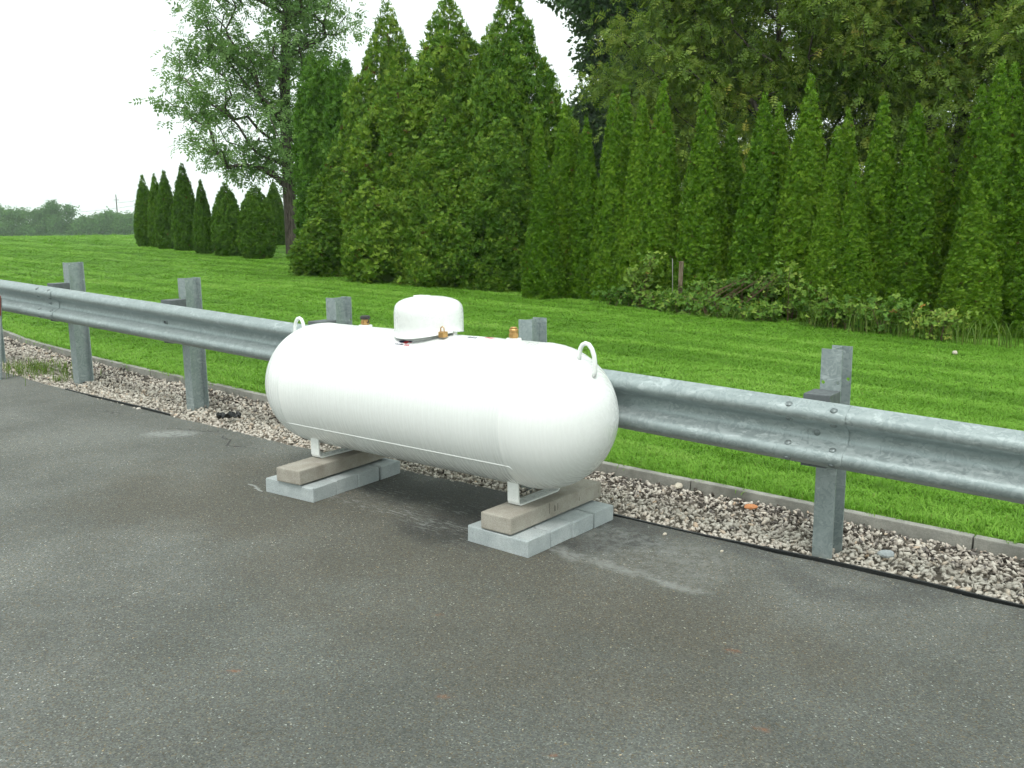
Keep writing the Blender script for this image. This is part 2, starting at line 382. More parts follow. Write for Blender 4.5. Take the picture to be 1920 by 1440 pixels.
M['leafdark'] = foliage_mat('dark_tree_leaves', [(0.0, (0.025, 0.062, 0.026)), (0.5, (0.045, 0.095, 0.038)), (1.0, (0.08, 0.14, 0.055))], 0.3)
M['leafolive'] = foliage_mat('olive_tree_leaves', [(0.0, (0.065, 0.135, 0.020)), (0.5, (0.165, 0.265, 0.040)), (0.9, (0.32, 0.39, 0.065)), (1.0, (0.40, 0.37, 0.07))], 0.40)
M['leaffar'] = foliage_mat('far_tree_leaves', [(0.0, (0.03, 0.11, 0.022)), (0.5, (0.075, 0.19, 0.045)), (1.0, (0.15, 0.29, 0.075))], 0.25)
M['bramble'] = foliage_mat('bramble_leaves', [(0.0, (0.045, 0.125, 0.014)), (0.5, (0.115, 0.235, 0.028)), (0.9, (0.27, 0.38, 0.06)), (0.975, (0.32, 0.30, 0.05)), (1.0, (0.34, 0.18, 0.03))], 0.3)
M['weed'] = foliage_mat('weed_leaves', [(0.0, (0.07, 0.15, 0.02)), (0.6, (0.15, 0.25, 0.04)), (1.0, (0.25, 0.29, 0.08))], 0.35)
M['cane'] = m_plain('dry_cane', (0.16, 0.10, 0.06), 0.8)
M['stake'] = m_bark('weathered_wood', (0.10, 0.075, 0.05), (0.24, 0.19, 0.14))
M['hills'] = m_plain('distant_hills', (0.06, 0.10, 0.07), 1.0, 0, 0.0, 0.01, 0.2)
M['darkpole'] = m_plain('creosoted_wood', (0.06, 0.05, 0.045), 0.9)
M['postred'] = m_plain('faded_red_paint', (0.28, 0.07, 0.045), 0.6)
M['orange'] = m_plain('orange_stone', (0.52, 0.22, 0.09), 0.85)
M['palestone'] = m_plain('pale_stone', (0.52, 0.47, 0.38), 0.85)

# ------------------------------------------------------------------ ground shape
SX, SY = -0.023, -0.0112
KX = np.array([-60, -24, -18, -14, -11.4, -10.24, -9.0, -7.65, -6.03, -1, 3, 60.]); KY = np.array([3.2, 2.6, 2.3, 1.85, 1.15, 0.947, 0.818, 0.738, 0.655, 0.64, 0.625, 0.6])
EX = np.array([-60, -24, -16, -11, -8.6, -7.08, -5.5, -3.77, -1.17, 0.9, 3, 60.]); EY = np.array([1.2, 0.8, 0.5, 0.12, -0.13, -0.21, -0.225, -0.216, -0.104, -0.052, -0.03, 0.0])
def yk(x): return np.interp(x, KX, KY)
def ye(x): return np.interp(x, EX, EY)
def plane(x, y): return SX*x+SY*y
def lawn_z(x, y):
    x = np.asarray(x, float); y = np.asarray(y, float)
    xc = np.clip(x, -47.0, 40.0); yc = np.clip(y, -60, 80)
    z = 0.045+SX*xc+SY*yc
    d = np.maximum(0, -47.0-x)
    z = z+np.where(d < 8, SX*-1*d*(1-d/8.0*0.5)-0.0*d, 0.092-0.032*(d-8))*1.0
    z = np.maximum(z, -4.6)
    return z+0.012*np.sin(x*0.9+y*0.4)*np.sin(y*0.7-x*0.2)

# lawn: one sheet to the horizon, its rows following the kerb (it dips under the asphalt on the near side)
def build_lawn():
    xs = np.unique(np.concatenate([np.linspace(-620, -160, 18), np.linspace(-160, -60, 21), np.linspace(-60, -24, 37), np.linspace(-24, 8, 81), np.linspace(8, 60, 15), np.linspace(60, 620, 12)]))
    vo = np.unique(np.concatenate([[-600, -300, -160, -80, -30, -8, -2, -0.3, 0.02, 0.055], np.linspace(0.055, 12, 60), np.linspace(12, 60, 40), np.linspace(60, 200, 12), [300, 400, 600.]]))
    X, O = np.meshgrid(xs, vo); KYX = yk(X); w = np.clip((O-20)/60, 0, 1); w2 = np.clip((-2-O)/60, 0, 1)
    Y = O+KYX*(1-np.clip(w+w2, 0, 1)) if False else O+KYX
    Z = lawn_z(X, Y)
    Z = np.where(O < 0.03, Z-0.25, Z)
    n, m = X.shape; V = np.stack([X, Y, Z], -1).reshape(-1, 3)
    i = np.arange(n-1)[:, None]*m+np.arange(m-1)[None]
    F = np.stack([i, i+1, i+m+1, i+m], -1).reshape(-1, 4)
    return np_mesh('lawn', V, F, M['lawn'], smooth=True)
tag(link('lawn', build_lawn()), 'mown green lawn rising gently behind the guardrail', None, None, 'structure')

def strip_sheet(name, xs, lo, hi, rows, z_off, mat):
    tt = np.linspace(0, 1, rows); X = np.repeat(xs[None], rows, 0); L, H = lo(xs), hi(xs)
    Y = L[None]+(H-L)[None]*tt[:, None]; Z = plane(X, Y)+z_off
    n, m = X.shape; i = np.arange(n-1)[:, None]*m+np.arange(m-1)[None]
    return np_mesh(name, np.stack([X, Y, Z], -1).reshape(-1, 3), np.stack([i, i+1, i+m+1, i+m], -1).reshape(-1, 4), mat, smooth=True)
xs_ = np.unique(np.concatenate([np.linspace(-40, -14, 27), np.linspace(-14, 4, 181), np.linspace(4, 30, 14)]))
edge_jit = 0.008*np.sin(xs_*5.1)+0.006*np.sin(xs_*13.7+1)
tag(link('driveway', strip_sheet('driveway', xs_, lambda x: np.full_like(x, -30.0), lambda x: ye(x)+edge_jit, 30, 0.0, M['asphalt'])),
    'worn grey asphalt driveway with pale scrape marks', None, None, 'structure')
tag(link('gravel_bed', strip_sheet('gravel_bed', xs_, lambda x: ye(x)-0.03, lambda x: yk(x)+0.03, 4, -0.03, M['bed'])),
    'brown soil bed under the gravel strip', None, None, 'structure')

# kerb of concrete edging blocks
kerb = empty('kerb', (-3, 0.64, 0.1)); tag(kerb, 'low grey concrete kerb between gravel and lawn', None, None, 'structure')
joints = [3.8, 2.19, 0.565, -1.064, -2.62, -4.13, -5.64, -7.2, -8.75, -9.8, -10.7, -11.6, -12.6, -13.6]
for a, b in zip(joints[1:], joints):
    ya, yb = float(yk(a)), float(yk(b)); L = math.hypot(b-a, yb-ya)-0.008
    bm = box_bm(0, L, 0, 0.058, -0.14, 0.063+random.uniform(-0.004, 0.004), 0.006)
    za, zb = float(plane(a, ya)), float(plane(b, yb))
    o = link('kerb_block', bm_mesh('kerb_block', bm, M['kerb']), kerb)
    o.location = Vector((a, ya+random.uniform(-0.004, 0.004), za))-kerb.location
    o.rotation_euler = (0, -math.atan2(zb-za, L), math.atan2(yb-ya, b-a))

# black plastic edging against the asphalt
def edging(x0, x1, n, name, label):
    bm = bmesh.new(); prev = None
    for i in range(n+1):
        x = x0+(x1-x0)*i/n; y = float(ye(x))+0.004+0.006*math.sin(x*2.3); z = float(plane(x, y))+0.013+0.006*math.sin(x*3.1+1)
        ring = [bm.verts.new(p) for p in ((x, y, z-0.09), (x, y-0.001, z), (x, y+0.008, z+0.002), (x, y+0.010, z-0.09))]
        if prev:
            for k in range(4): bm.faces.new((prev[k], prev[(k+1) % 4], ring[(k+1) % 4], ring[k]))
        else: bm.faces.new(ring)
        prev = ring
    bm.faces.new(prev)
    tag(link(name, bm_mesh(name, bm, M['edging'])), label, 'edging')
edging(-1.35, 3.6, 60, 'landscape_edging', 'black plastic edging strip between asphalt and gravel, from the tank rightwards')
edging(-7.15, -5.4, 24, 'landscape_edging', 'short black edging strip beside the gravel, left of the tank')

# ------------------------------------------------------------------ gravel
ICO = np.array([(0, 0, 1), (0.894, 0, 0.447), (0.276, 0.851, 0.447), (-0.724, 0.526, 0.447), (-0.724, -0.526, 0.447), (0.276, -0.851, 0.447),
                (0.724, 0.526, -0.447), (-0.276, 0.851, -0.447), (-0.894, 0, -0.447), (-0.276, -0.851, -0.447), (0.724, -0.526, -0.447), (0, 0, -1)])
ICOF = np.array([(0, 1, 2), (0, 2, 3), (0, 3, 4), (0, 4, 5), (0, 5, 1), (1, 6, 2), (2, 7, 3), (3, 8, 4), (4, 9, 5), (5, 10, 1),
                 (6, 7, 2), (7, 8, 3), (8, 9, 4), (9, 10, 5), (10, 6, 1), (11, 7, 6), (11, 8, 7), (11, 9, 8), (11, 10, 9), (11, 6, 10)])
def rand_rot(n, tilt=1.0):
    q = rng.normal(size=(n, 4)); q[:, 1:3] *= tilt; q /= np.linalg.norm(q, axis=1)[:, None]
    w, x, y, z = q.T
    return np.stack([np.stack([1-2*(y*y+z*z), 2*(x*y-z*w), 2*(x*z+y*w)], -1), np.stack([2*(x*y+z*w), 1-2*(x*x+z*z), 2*(y*z-x*w)], -1), np.stack([2*(x*z-y*w), 2*(y*z+x*w), 1-2*(x*x+y*y)], -1)], 1)
def build_gravel():
    N = 29000
    x = rng.uniform(-12.8, 3.6, N); t = rng.uniform(0, 1, N)
    y0, y1 = ye(x)+0.016, yk(x)-0.008; y = y0+(y1-y0)*t
    over = (x < -2.0) & (x > -7.0) & (t < 0.05); y[over] -= rng.uniform(0, 0.05, over.sum())    # spilled over the edge
    size = rng.uniform(0.0080, 0.0172, N)*np.where(rng.random(N) < 0.06, 1.35, 1.0)*np.clip(1.0-0.05*(-x-4)*(t < 0.45), 0.72, 1)
    size *= np.where(x < -8, 1.15, 1)
    z = plane(x, y)-0.014+0.026*np.clip(t*6, 0.15, 1)*rng.random(N)**0.8+0.012*np.sin(x*3.3)*np.sin(y*7)*0.6
    dirty = np.clip((t-0.36)/0.35, 0, 1)*np.where(np.sin(x*1.7+t*3)+np.sin(x*4.1) > -0.6, 1, 0.55)
    r = rng.random(N)
    tone = np.where(r < 0.04+0.30*dirty, rng.uniform(0, 0.26, N), rng.uniform(0.30, 0.9, N))
    tone = np.where((tone > 0.3) & (t < 0.4), np.maximum(tone, rng.uniform(0.45, 0.9, N)), tone)
    tone = np.where(rng.random(N) < 0.03, rng.uniform(0.9, 1.0, N), tone)
    Mx = rand_rot(N, 0.42); ax = np.stack([rng.uniform(0.95, 1.75, N), rng.uniform(0.65, 1.1, N), rng.uniform(0.28, 0.62, N)], -1)*size[:, None]
    TV = ICO[None]*(1+rng.uniform(-0.48, 0.30, (N, 12, 1)))*ax[:, None, :]
    V = np.einsum('nij,nkj->nki', Mx, TV)+np.stack([x, y, z], -1)[:, None]
    F = ICOF[None]+(np.arange(N)*12)[:, None, None]
    return np_mesh('gravel', V.reshape(-1, 3), F.reshape(-1, 3), M['gravel'], np.repeat(tone, 12))
tag(link('gravel', build_gravel()), 'pale limestone gravel, darker with litter towards the kerb', 'gravel', None, 'stuff')

def stone(name, loc, s, mat, label, seed):
    r_ = np.random.default_rng(seed); b = bmesh.new(); bmesh.ops.create_icosphere(b, subdivisions=2, radius=1.0)
    k = r_.normal(size=(6, 3))
    for v in b.verts:
        c = v.co.copy(); f = 1+0.10*sum(math.sin(2.2*c.dot(Vector(q))) for q in k)/2
        v.co = Vector((c.x*s[0]*f, c.y*s[1]*f, c.z*s[2]*f))
    tag(link(name, bm_mesh(name, b, mat), None, loc, (r_.uniform(-0.2, 0.2), r_.uniform(-0.2, 0.2), r_.uniform(0, 3))), label, 'stone', 'single stones')
stone('stone', (-0.602, 0.50, 0.030), (0.042, 0.03, 0.016), M['orange'], 'bright orange flat stone on the gravel by the kerb', 3)
stone('stone', (-1.13, 0.60, 0.042), (0.035, 0.026, 0.018), M['palestone'], 'tan stone on the gravel touching the kerb joint', 5)
stone('stone', (0.25, 0.20, 0.012), (0.045, 0.035, 0.022), m_plain('bluish_stone', (0.42, 0.45, 0.46), 0.85), 'large bluish grey stone in the gravel beside the guardrail post', 9)
stone('stone', (-1.17, 7.74, lawn_z(-1.17, 7.74)+0.045), (0.05, 0.03, 0.025), M['palestone'], 'small tan stone lying on the mown lawn', 12)
for i, (px_, py_, s_) in enumerate([(-0.78, -0.21, 0.011), (-0.43, -0.25, 0.008)]):
    stone('stone', (px_, py_, float(plane(px_, py_))+s_*0.5), (s_*1.3, s_, s_*0.7), M['palestone'], ('white pebble on the asphalt just right of the tank blocks', 'tiny pale pebble on the asphalt beside the black edging')[i], 20+i)

# crumpled black plastic scrap on the gravel
def scrap():
    n, m = 9, 7; V = []; r_ = np.random.default_rng(4)
    J = r_.uniform(-1, 1, (n, m))
    for i in range(n):
        for j in range(m):
            u, v = i/(n-1)-0.5, j/(m-1)-0.5
            V.append((u*0.26+0.03*math.sin(9*v), v*0.15*(1.1-abs(u))+0.02*math.sin(11*u), 0.018+0.035*abs(math.sin(7*u+2*v))+0.022*J[i, j]))
    F = [(i*m+j, i*m+j+1, (i+1)*m+j+1, (i+1)*m+j) for i in range(n-1) for j in range(m-1)]
    me = np_mesh('plastic_scrap', np.array(V), np.array(F), M['edging'])
    o = link('plastic_scrap', me, None, (-4.80, -0.07, 0.125), (0, 0, 0.9)); o.scale = (0.62, 0.62, 1.1)
    s = o.modifiers.new('solid', 'SOLIDIFY'); s.thickness = 0.003
    tag(o, 'crumpled scrap of black plastic on the pale gravel', 'scrap')
scrap()

# ------------------------------------------------------------------ guardrail
rail = empty('guardrail', (-3.64, 0, 0.08)); tag(rail, 'galvanised steel W-beam guardrail on steel posts along the driveway', 'guardrail')
RO = np.array(rail.location)
def part(name, me, parent, loc, rot=(0, 0, 0)):
    o = link(name, me, parent); o.location = Vector(loc)-Vector(RO); o.rotation_euler = rot; return o

PROF = [(0.1555, 0.014), (0.150, 0.022), (0.136, 0.052), (0.126, 0.070), (0.115, 0.079), (0.097, 0.083), (0.079, 0.079), (0.069, 0.070), (0.058, 0.050), (0.040, 0.017), (0.030, 0.006), (0.018, 0.001), (0.0, 0.0)]
PROF = PROF+[(-z, d) for z, d in PROF[-2::-1]]
def prof_d(z):
    zz = [p[0] for p in PROF][::-1]; dd = [p[1] for p in PROF][::-1]; return float(np.interp(z, zz, dd))
def beam_mesh(L, slots):
    pts = np.array(PROF); th = 0.0035
    tg = np.gradient(pts, axis=0); nrm = np.stack([-tg[:, 1], tg[:, 0]], -1); nrm /= np.linalg.norm(nrm, axis=1)[:, None]
    nrm *= np.sign(nrm[:, 1:2].sum()) or 1
    if nrm[len(pts)//2, 1] < 0: nrm = -nrm
    outer = pts+nrm*th/2; inner = pts-nrm*th/2
    loop = np.concatenate([outer, inner[::-1]])
    xs = sorted(set([0, L]+[round(s+d, 4) for s in slots for d in (-0.3, 0.3) if 0.02 < s+d < L-0.02]+list(np.linspace(0, L, 25))))
    V = [(x, -d, z) for x in xs for z, d in loop]; k = len(loop)
    F = [(i*k+j, i*k+(j+1) % k, (i+1)*k+(j+1) % k, (i+1)*k+j) for i in range(len(xs)-1) for j in range(k)]
    bm = bmesh.new(); bv = [bm.verts.new(v) for v in V]
    for f in F: bm.faces.new([bv[q] for q in f])
    bm.faces.new(bv[:k]); bm.faces.new(bv[-k:])
    me = bm_mesh('beam', bm, M['galv'])
    cut = []
    for s in slots:
        b = bmesh.new(); n = 12; pr = []
        for sgn in (-1, 1):
            for i in range(n+1):
                a = math.pi/2+math.pi*i/n if sgn < 0 else -math.pi/2+math.pi*i/n
                pr.append((s+sgn*0.02+0.012*math.cos(a), 0.012*math.sin(a)))
        r1 = [b.verts.new((x, -0.03, z)) for x, z in pr]; r2 = [b.verts.new((x, 0.03, z)) for x, z in pr]
        for i in range(len(pr)): b.faces.new((r1[i], r1[(i+1) % len(pr)], r2[(i+1) % len(pr)], r2[i]))
        b.faces.new(r1); b.faces.new(r2); cut.append(bm_mesh('cut', b, None))
    if cut: me = boolean(me, cut)
    for p in me.polygons: p.use_smooth = True
    me.set_sharp_from_angle(angle=math.radians(32))
    return me
RS = -0.0399
def rz(x): return 0.833+RS*x-0.1555       # beam centre height
YB = -0.155
bolt_me = bm_mesh('bolt', lathe_bm([(0.0175, 0), (0.0170, 0.003), (0.0135, 0.007), (0.007, 0.0092), (0.001, 0.0098)], 16), m_galv('bolt_steel', 0.6), True)
POSTX = [1.822, 0.0, -1.862, -3.60, -5.432, -7.319, -9.15]
POSTH = [1.04, 1.04, 1.037, 1.056, 1.102, 1.152, 1.17]
def add_beam(xa, xb, yo, slots):
    L = xb-xa; me = beam_mesh(L, [s-xa for s in slots])
    return part('beam', me, rail, (xa, YB-yo, rz(xa)), (0, -math.atan(RS), 0))
b_right = add_beam(-0.17, 7.4, 0.0, [1.822-0.009])
b_mid = add_beam(-7.50, 0.16, 0.0062, [-0.009, -1.87, -3.61, -5.44])
b_left = add_beam(-14.2, -7.16, 0.0124, [-7.328, -9.16])
def bolt(parent, x, z, yo):
    d = prof_d(z); e = 0.004; sl = (prof_d(z+e)-prof_d(z-e))/(2*e)
    n = Vector((0, -1.0, -sl)).normalized() if True else None
    o = link('bolt', bolt_me, parent)
    loc = Vector((x, YB-yo-d-0.0015, rz(x)+z))
    w = parent.location+Vector(RO)
    inv = Matrix.Rotation(-math.atan(RS), 4, 'Y').inverted()
    o.location = inv @ (loc-w); o.rotation_euler = n.to_track_quat('Z', 'Y').to_euler()
for cx, pr, yo in ((-0.009, b_mid, 0.0062), (-7.328, b_left, 0.0124)):
    for dx in (-0.108, 0.108):
        for z in (0.131, 0.060, -0.060, -0.131): bolt(pr, cx+dx, z, yo)
for x, pr, yo in ((-0.009+0.012, b_mid, 0.0062), (-1.86, b_mid, 0.0062), (-3.6, b_mid, 0.0062), (-5.425, b_mid, 0.0062), (-7.32, b_left, 0.0124), (1.82, b_right, 0.0)): bolt(pr, x, 0.0, yo-0.003)

def post_mesh():
    bw, dp, tf, tw, h0, h1 = 0.1016, 0.152, 0.0065, 0.005, -1.75, 0.0       # top at local z = 0
    bm = bmesh.new()
    box_bm(-bw/2, bw/2, 0, tf, h0, h1, bm=bm); box_bm(-bw/2, bw/2, dp-tf, dp, h0, h1, bm=bm)
    box_bm(-tw/2, tw/2, tf-0.0005, dp-tf+0.0005, h0, h1-0.001, bm=bm)
    me = bm_mesh('post', bm, M['galv']); cut = []
    for sx in (-1, 1):
        b = bmesh.new(); bmesh.ops.create_cone(b, cap_ends=True, segments=16, radius1=0.0095, radius2=0.0095, depth=0.5)
        for v in b.verts: v.co = Vector((v.co.x+sx*0.0365, v.co.z, v.co.y-0.165))
        cut.append(bm_mesh('cut', b, None))
    return boolean(me, cut)
post_me = post_mesh()
spacer_me = bm_mesh('spacer_block', box_bm(-0.064, 0.064, -0.1535, -0.0015, -0.178, 0.178, 0.004), M['spacer'])
for i, (x, h) in enumerate(zip(POSTX, POSTH)):
    g = float(plane(x, 0))+0.02
    part('post', post_me, rail, (x, 0, g+h), (0, random.uniform(-0.006, 0.006), 0))
    part('spacer_block', spacer_me, rail, (x-0.012, 0, rz(x)+0.004))

# marker post at the left edge of the view
mk = empty('marker_post', (-8.145, -0.35, 0.19)); mk.rotation_euler = (0, 0.22, 0); tag(mk, 'thin grey marker post with faded red top at the frame edge', 'post')
b = box_bm(-0.045, 0.045, -0.006, 0.006, -0.25, 0.85, 0.002); link('stem', bm_mesh('stem', b, M['galv']), mk)
b = box_bm(-0.05, 0.05, -0.016, -0.0065, 0.67, 0.87, 0.003); link('reflector_panel', bm_mesh('reflector_panel', b, M['postred']), mk)

# ------------------------------------------------------------------ tank on its concrete pads
TC = Vector((-2.157, -0.581, 0.683)); TA = -0.022
RAD, HL = 0.3824, 0.876
tank = empty('propane_tank', TC, TA); tag(tank, 'white horizontal propane tank with domed lid, standing on concrete blocks', 'tank')
prof = []
for i in range(25):
    a = math.pi/2*i/24; prof.append((max(0.0005, RAD*math.sin(a)), -HL-RAD*math.cos(a)))
prof += [(RAD+0.0016, -HL+0.004), (RAD+0.0016, -HL+0.012), (RAD, -HL+0.016)]
prof += [(RAD, -HL+0.016+(2*HL-0.032)*k/8) for k in range(1, 8)]
prof += [(RAD, HL-0.016), (RAD+0.0016, HL-0.012), (RAD+0.0016, HL-0.004)]
for i in range(25):
    a = math.pi/2*i/24; prof.append((max(0.0005, RAD*math.cos(a)), HL+RAD*math.sin(a)))
bm = lathe_bm(prof, 96, axis='X')
shell = link('shell', bm_mesh('shell', bm, M['tank'], True), tank)
# raised long seam low on the near side
sa = math.atan2(-0.205, -0.322)
seam = [(-0.885+1.77*k/30, (RAD-0.001)*math.cos(sa), (RAD-0.001)*math.sin(sa)) for k in range(31)]
seam += [(0.898, (RAD-0.002)*math.cos(sa+0.03), (RAD-0.002)*math.sin(sa+0.03)), (0.899, (RAD-0.003)*math.cos(sa+0.09), (RAD-0.003)*math.sin(sa+0.09)), (0.897, (RAD-0.005)*math.cos(sa+0.15), (RAD-0.005)*math.sin(sa+0.15))]
link('weld_seam', bm_mesh('weld_seam', tube_bm(seam, [0.0045]*31+[0.004, 0.0035, 0.002], 10), M['white'], True), shell)
# lifting lugs: flat bar bent into a loop
def lug(sgn):
    base_a = [(1.085, 0.300), (1.092, 0.345), (1.098, 0.372), (1.110, 0.392), (1.130, 0.401), (1.150, 0.396), (1.168, 0.375), (1.180, 0.345), (1.186, 0.310), (1.187, 0.262), (1.180, 0.235)]
    path = [((x if sgn > 0 else -x+0.012), 0.0, z) for x, z in base_a]
    link('lifting_lug', bm_mesh('lifting_lug', tube_bm(path, 0.0115, 10), M['white'], True), tank)
lug(1); lug(-1)
# lid
def lid_bm():
    b = bmesh.new(); n = 64; R = 0.198; cx = 0.045
    prof = [(1.0, None), (1.0, 0.44), (1.0, 0.49), (0.992, 0.515), (0.965, 0.538), (0.92, 0.552), (0.84, 0.565), (0.70, 0.577), (0.5, 0.586), (0.3, 0.590), (0.12, 0.5915), (0.0, 0.592)]
    def bot(a):
        y = R*math.sin(a); return 0.392-0.022*(y/R)**2+0.010*math.cos(a)
    rings = []
    for k, (r, z) in enumerate(prof[:-1]):
        rings.append([b.verts.new((cx+R*1.02*r*math.cos(2*math.pi*i/n), R*0.98*r*math.sin(2*math.pi*i/n), bot(2*math.pi*i/n) if z is None else z)) for i in range(n)])
    # rolled lower lip and inner wall
    low = [b.verts.new((cx+(R*1.02+0.003)*math.cos(2*math.pi*i/n), (R*0.98+0.003)*math.sin(2*math.pi*i/n), bot(2*math.pi*i/n)-0.003)) for i in range(n)]
    inn = [b.verts.new((cx+(R*1.02-0.004)*math.cos(2*math.pi*i/n), (R*0.98-0.004)*math.sin(2*math.pi*i/n), bot(2*math.pi*i/n)-0.001)) for i in range(n)]
    inn2 = [b.verts.new((cx+(R*1.02-0.004)*math.cos(2*math.pi*i/n), (R*0.98-0.004)*math.sin(2*math.pi*i/n), 0.50)) for i in range(n)]
    allr = [inn2, inn, low]+rings
    for a_, c_ in zip(allr, allr[1:]):
        for i in range(n): b.faces.new((a_[i], a_[(i+1) % n], c_[(i+1) % n], c_[i]))
    tip = b.verts.new((cx, 0, 0.592))
    for i in range(n): b.faces.new((rings[-1][i], rings[-1][(i+1) % n], tip))
    b.faces.new(inn2)
    return b
lid_o = link('lid', bm_mesh('lid', lid_bm(), M['white'], True), tank)
lid_o.data.set_sharp_from_angle(angle=math.radians(50))
link('crown_ridge', bm_mesh('crown_ridge', box_bm(-0.045, 0.035, -0.03, 0.03, 0.5855, 0.5945, 0.003), M['white']), lid_o)
# collar under the lid and valves inside it
link('lid_collar', bm_mesh('lid_collar', lathe_bm([(0.155, 0.31), (0.155, 0.40), (0.150, 0.41)], 40), M['white'], False), tank).location = (0.045, 0, 0)
bm = bmesh.new(); box_bm(0.225, 0.262, -0.115, -0.075, 0.380, 0.412, 0.004, bm=bm); 
lt = link('latch', bm_mesh('latch', bm, M['brass']), lid_o)
link('latch_pin', bm_mesh('latch_pin', tube_bm([(0.23, -0.10, 0.41), (0.232, -0.10, 0.432), (0.244, -0.10, 0.44), (0.256, -0.10, 0.432), (0.258, -0.10, 0.41)], 0.003, 8), M['brass'], True), lid_o)
link('hinge_tab', bm_mesh('hinge_tab', box_bm(0.235, 0.275, -0.02, 0.02, 0.404, 0.412, 0.002), M['white']), lid_o)
link('hinge_post', bm_mesh('hinge_post', box_bm(0.238, 0.252, -0.012, 0.012, 0.37, 0.404, 0.002), M['white']), tank)
# fittings left and right of the lid
def fitting(x, cap):
    c = link('fitting_collar', bm_mesh('fitting_collar', lathe_bm([(0.042, -0.03), (0.042, 0.012), (0.039, 0.017), (0.030, 0.018)], 28), M['white'], True), tank, (x, 0, 0.378))
    c.data.set_sharp_from_angle(angle=math.radians(40))
    bm = bmesh.new(); lathe_bm([(0.021, 0.016), (0.021, 0.022)], 20, bm=bm); lathe_bm([(0.0265, 0.022), (0.028, 0.024), (0.028, 0.041), (0.0265, 0.043)], 6, bm=bm); lathe_bm([(0.022, 0.043), (0.022, 0.050), (0.025, 0.051), (0.025, 0.062), (0.022, 0.067), (0.015, 0.069)], 20, bm=bm)
    v = link('relief_valve', bm_mesh('relief_valve', bm, M['brass']), tank, (x, 0, 0.378))
    if cap:
        link('dust_cap', bm_mesh('dust_cap', lathe_bm([(0.029, 0.052), (0.030, 0.053), (0.030, 0.068), (0.026, 0.073), (0.010, 0.074)], 24), M['blackcap'], True), v)
        link('cap_tether', bm_mesh('cap_tether', tube_bm([(0.026, -0.01, 0.062), (0.040, -0.012, 0.060), (0.044, -0.012, 0.046), (0.036, -0.01, 0.033), (0.024, -0.008, 0.032)], 0.003, 8), M['blackcap'], True), v)
    return v
v1 = fitting(-0.490, True); v2 = fitting(0.668, False)
link('spring_seat', bm_mesh('spring_seat', lathe_bm([(0.016, 0.069), (0.019, 0.071), (0.019, 0.074), (0.012, 0.077)], 18), M['brass'], True), v2)
# stickers on the shell
def patch(name, x0, x1, a0, a1, mat, parent, off=0.0012, rot=0.0, n=6, poly=None):
    """thin curved label; a = angle from the tank top towards the viewer (radians)"""
    b = bmesh.new(); N = 12; g = []
    for i in range(N+1):
        row = []
        for j in range(n+1):
            u, v = i/N, j/n; x = x0+(x1-x0)*u; a = a0+(a1-a0)*v+rot*(u-0.5)
            row.append(b.verts.new((x, -(RAD+off)*math.sin(a), (RAD+off)*math.cos(a))))
        g.append(row)
    for i in range(N):
        for j in range(n):
            if poly and not poly((i+0.5)/N, (j+0.5)/n): continue
            b.faces.new((g[i][j], g[i+1][j], g[i+1][j+1], g[i][j+1]))
    bmesh.ops.delete(b, geom=[v for v in b.verts if not v.link_faces], context='VERTS')
    o = link(name, bm_mesh(name, b, mat), parent); s = o.modifiers.new('s', 'SOLIDIFY'); s.thickness = 0.0008; s.offset = -1
    return o
st = patch('sticker', -0.045, 0.085, 0.405, 0.565, M['paper'], tank, 0.001)
ell = lambda u, v: (u-0.5)**2/0.25+(v-0.5)**2/0.25 < 1.0
patch('emblem', -0.028, 0.035, 0.415, 0.478, M['navy'], st, 0.0018, poly=ell, n=8)
patch('emblem', 0.012, 0.068, 0.420, 0.492, M['red'], st, 0.0024, poly=lambda u, v: ell(u, v) and (v < 0.45 or u < 0.6), n=8)
patch('emblem', 0.040, 0.066, 0.408, 0.450, M['navy'], st, 0.0030, poly=ell, n=6)
stripes = lambda k: (lambda u, v: math.sin(u*k*6.283) > -0.45 or v > 0.7)
patch('lettering', -0.040, 0.028, 0.505, 0.530, M['navy'], st, 0.0018, poly=stripes(5), n=4)
patch('lettering', 0.036, 0.076, 0.500, 0.535, M['red'], st, 0.0018, poly=stripes(3), n=4)
l2 = patch('label_plate', 0.365, 0.445, -0.10, 0.13, M['paper'], tank, 0.001)
patch('print_block', 0.372, 0.438, 0.04, 0.11, M['navy'], l2, 0.0018, poly=stripes(3), n=4)
l3 = patch('label_plate', 0.465, 0.53, -0.16, 0.05, M['paper'], tank, 0.001)
patch('print_block', 0.47, 0.525, -0.05, 0.03, M['red'], l3, 0.0018)
# legs: bent steel strap
def leg(lx, ly, zb, w=0.073):
    th = 0.009; bm = bmesh.new(); z0 = zb-TC.z
    zt = -math.sqrt(RAD**2-ly**2)+0.012
    pts = [(-ly, zt+0.006), (-ly, z0+0.022), (-ly+0.006, z0+0.007), (-ly+0.022, z0), (ly-0.022, z0), (ly-0.006, z0+0.007), (ly, z0+0.022), (ly, zt+0.006)]
    inn = [(-ly+th, zt+0.014), (-ly+th, z0+0.026), (-ly+th+0.004, z0+0.013), (-ly+0.028, z0+th), (ly-0.028, z0+th), (ly-th-0.004, z0+0.013), (ly-th, z0+0.026), (ly-th, zt+0.014)]
    loop = pts+inn[::-1]
    A = [bm.verts.new((lx-w/2, y, z)) for y, z in loop]; B = [bm.verts.new((lx+w/2, y, z)) for y, z in loop]; k = len(loop)
    for i in range(k): bm.faces.new((A[i], A[(i+1) % k], B[(i+1) % k], B[i]))
    for i in range(len(pts)-1):
        bm.faces.new((A[i], A[i+1], A[k-2-i], A[k-1-i])); bm.faces.new((B[i], B[k-1-i], B[k-2-i], B[i+1]))
    link('leg', bm_mesh('leg', bm, M['white']), tank)
leg(0.798, 0.184, 0.2245); leg(-0.735, 0.235, 0.2575)

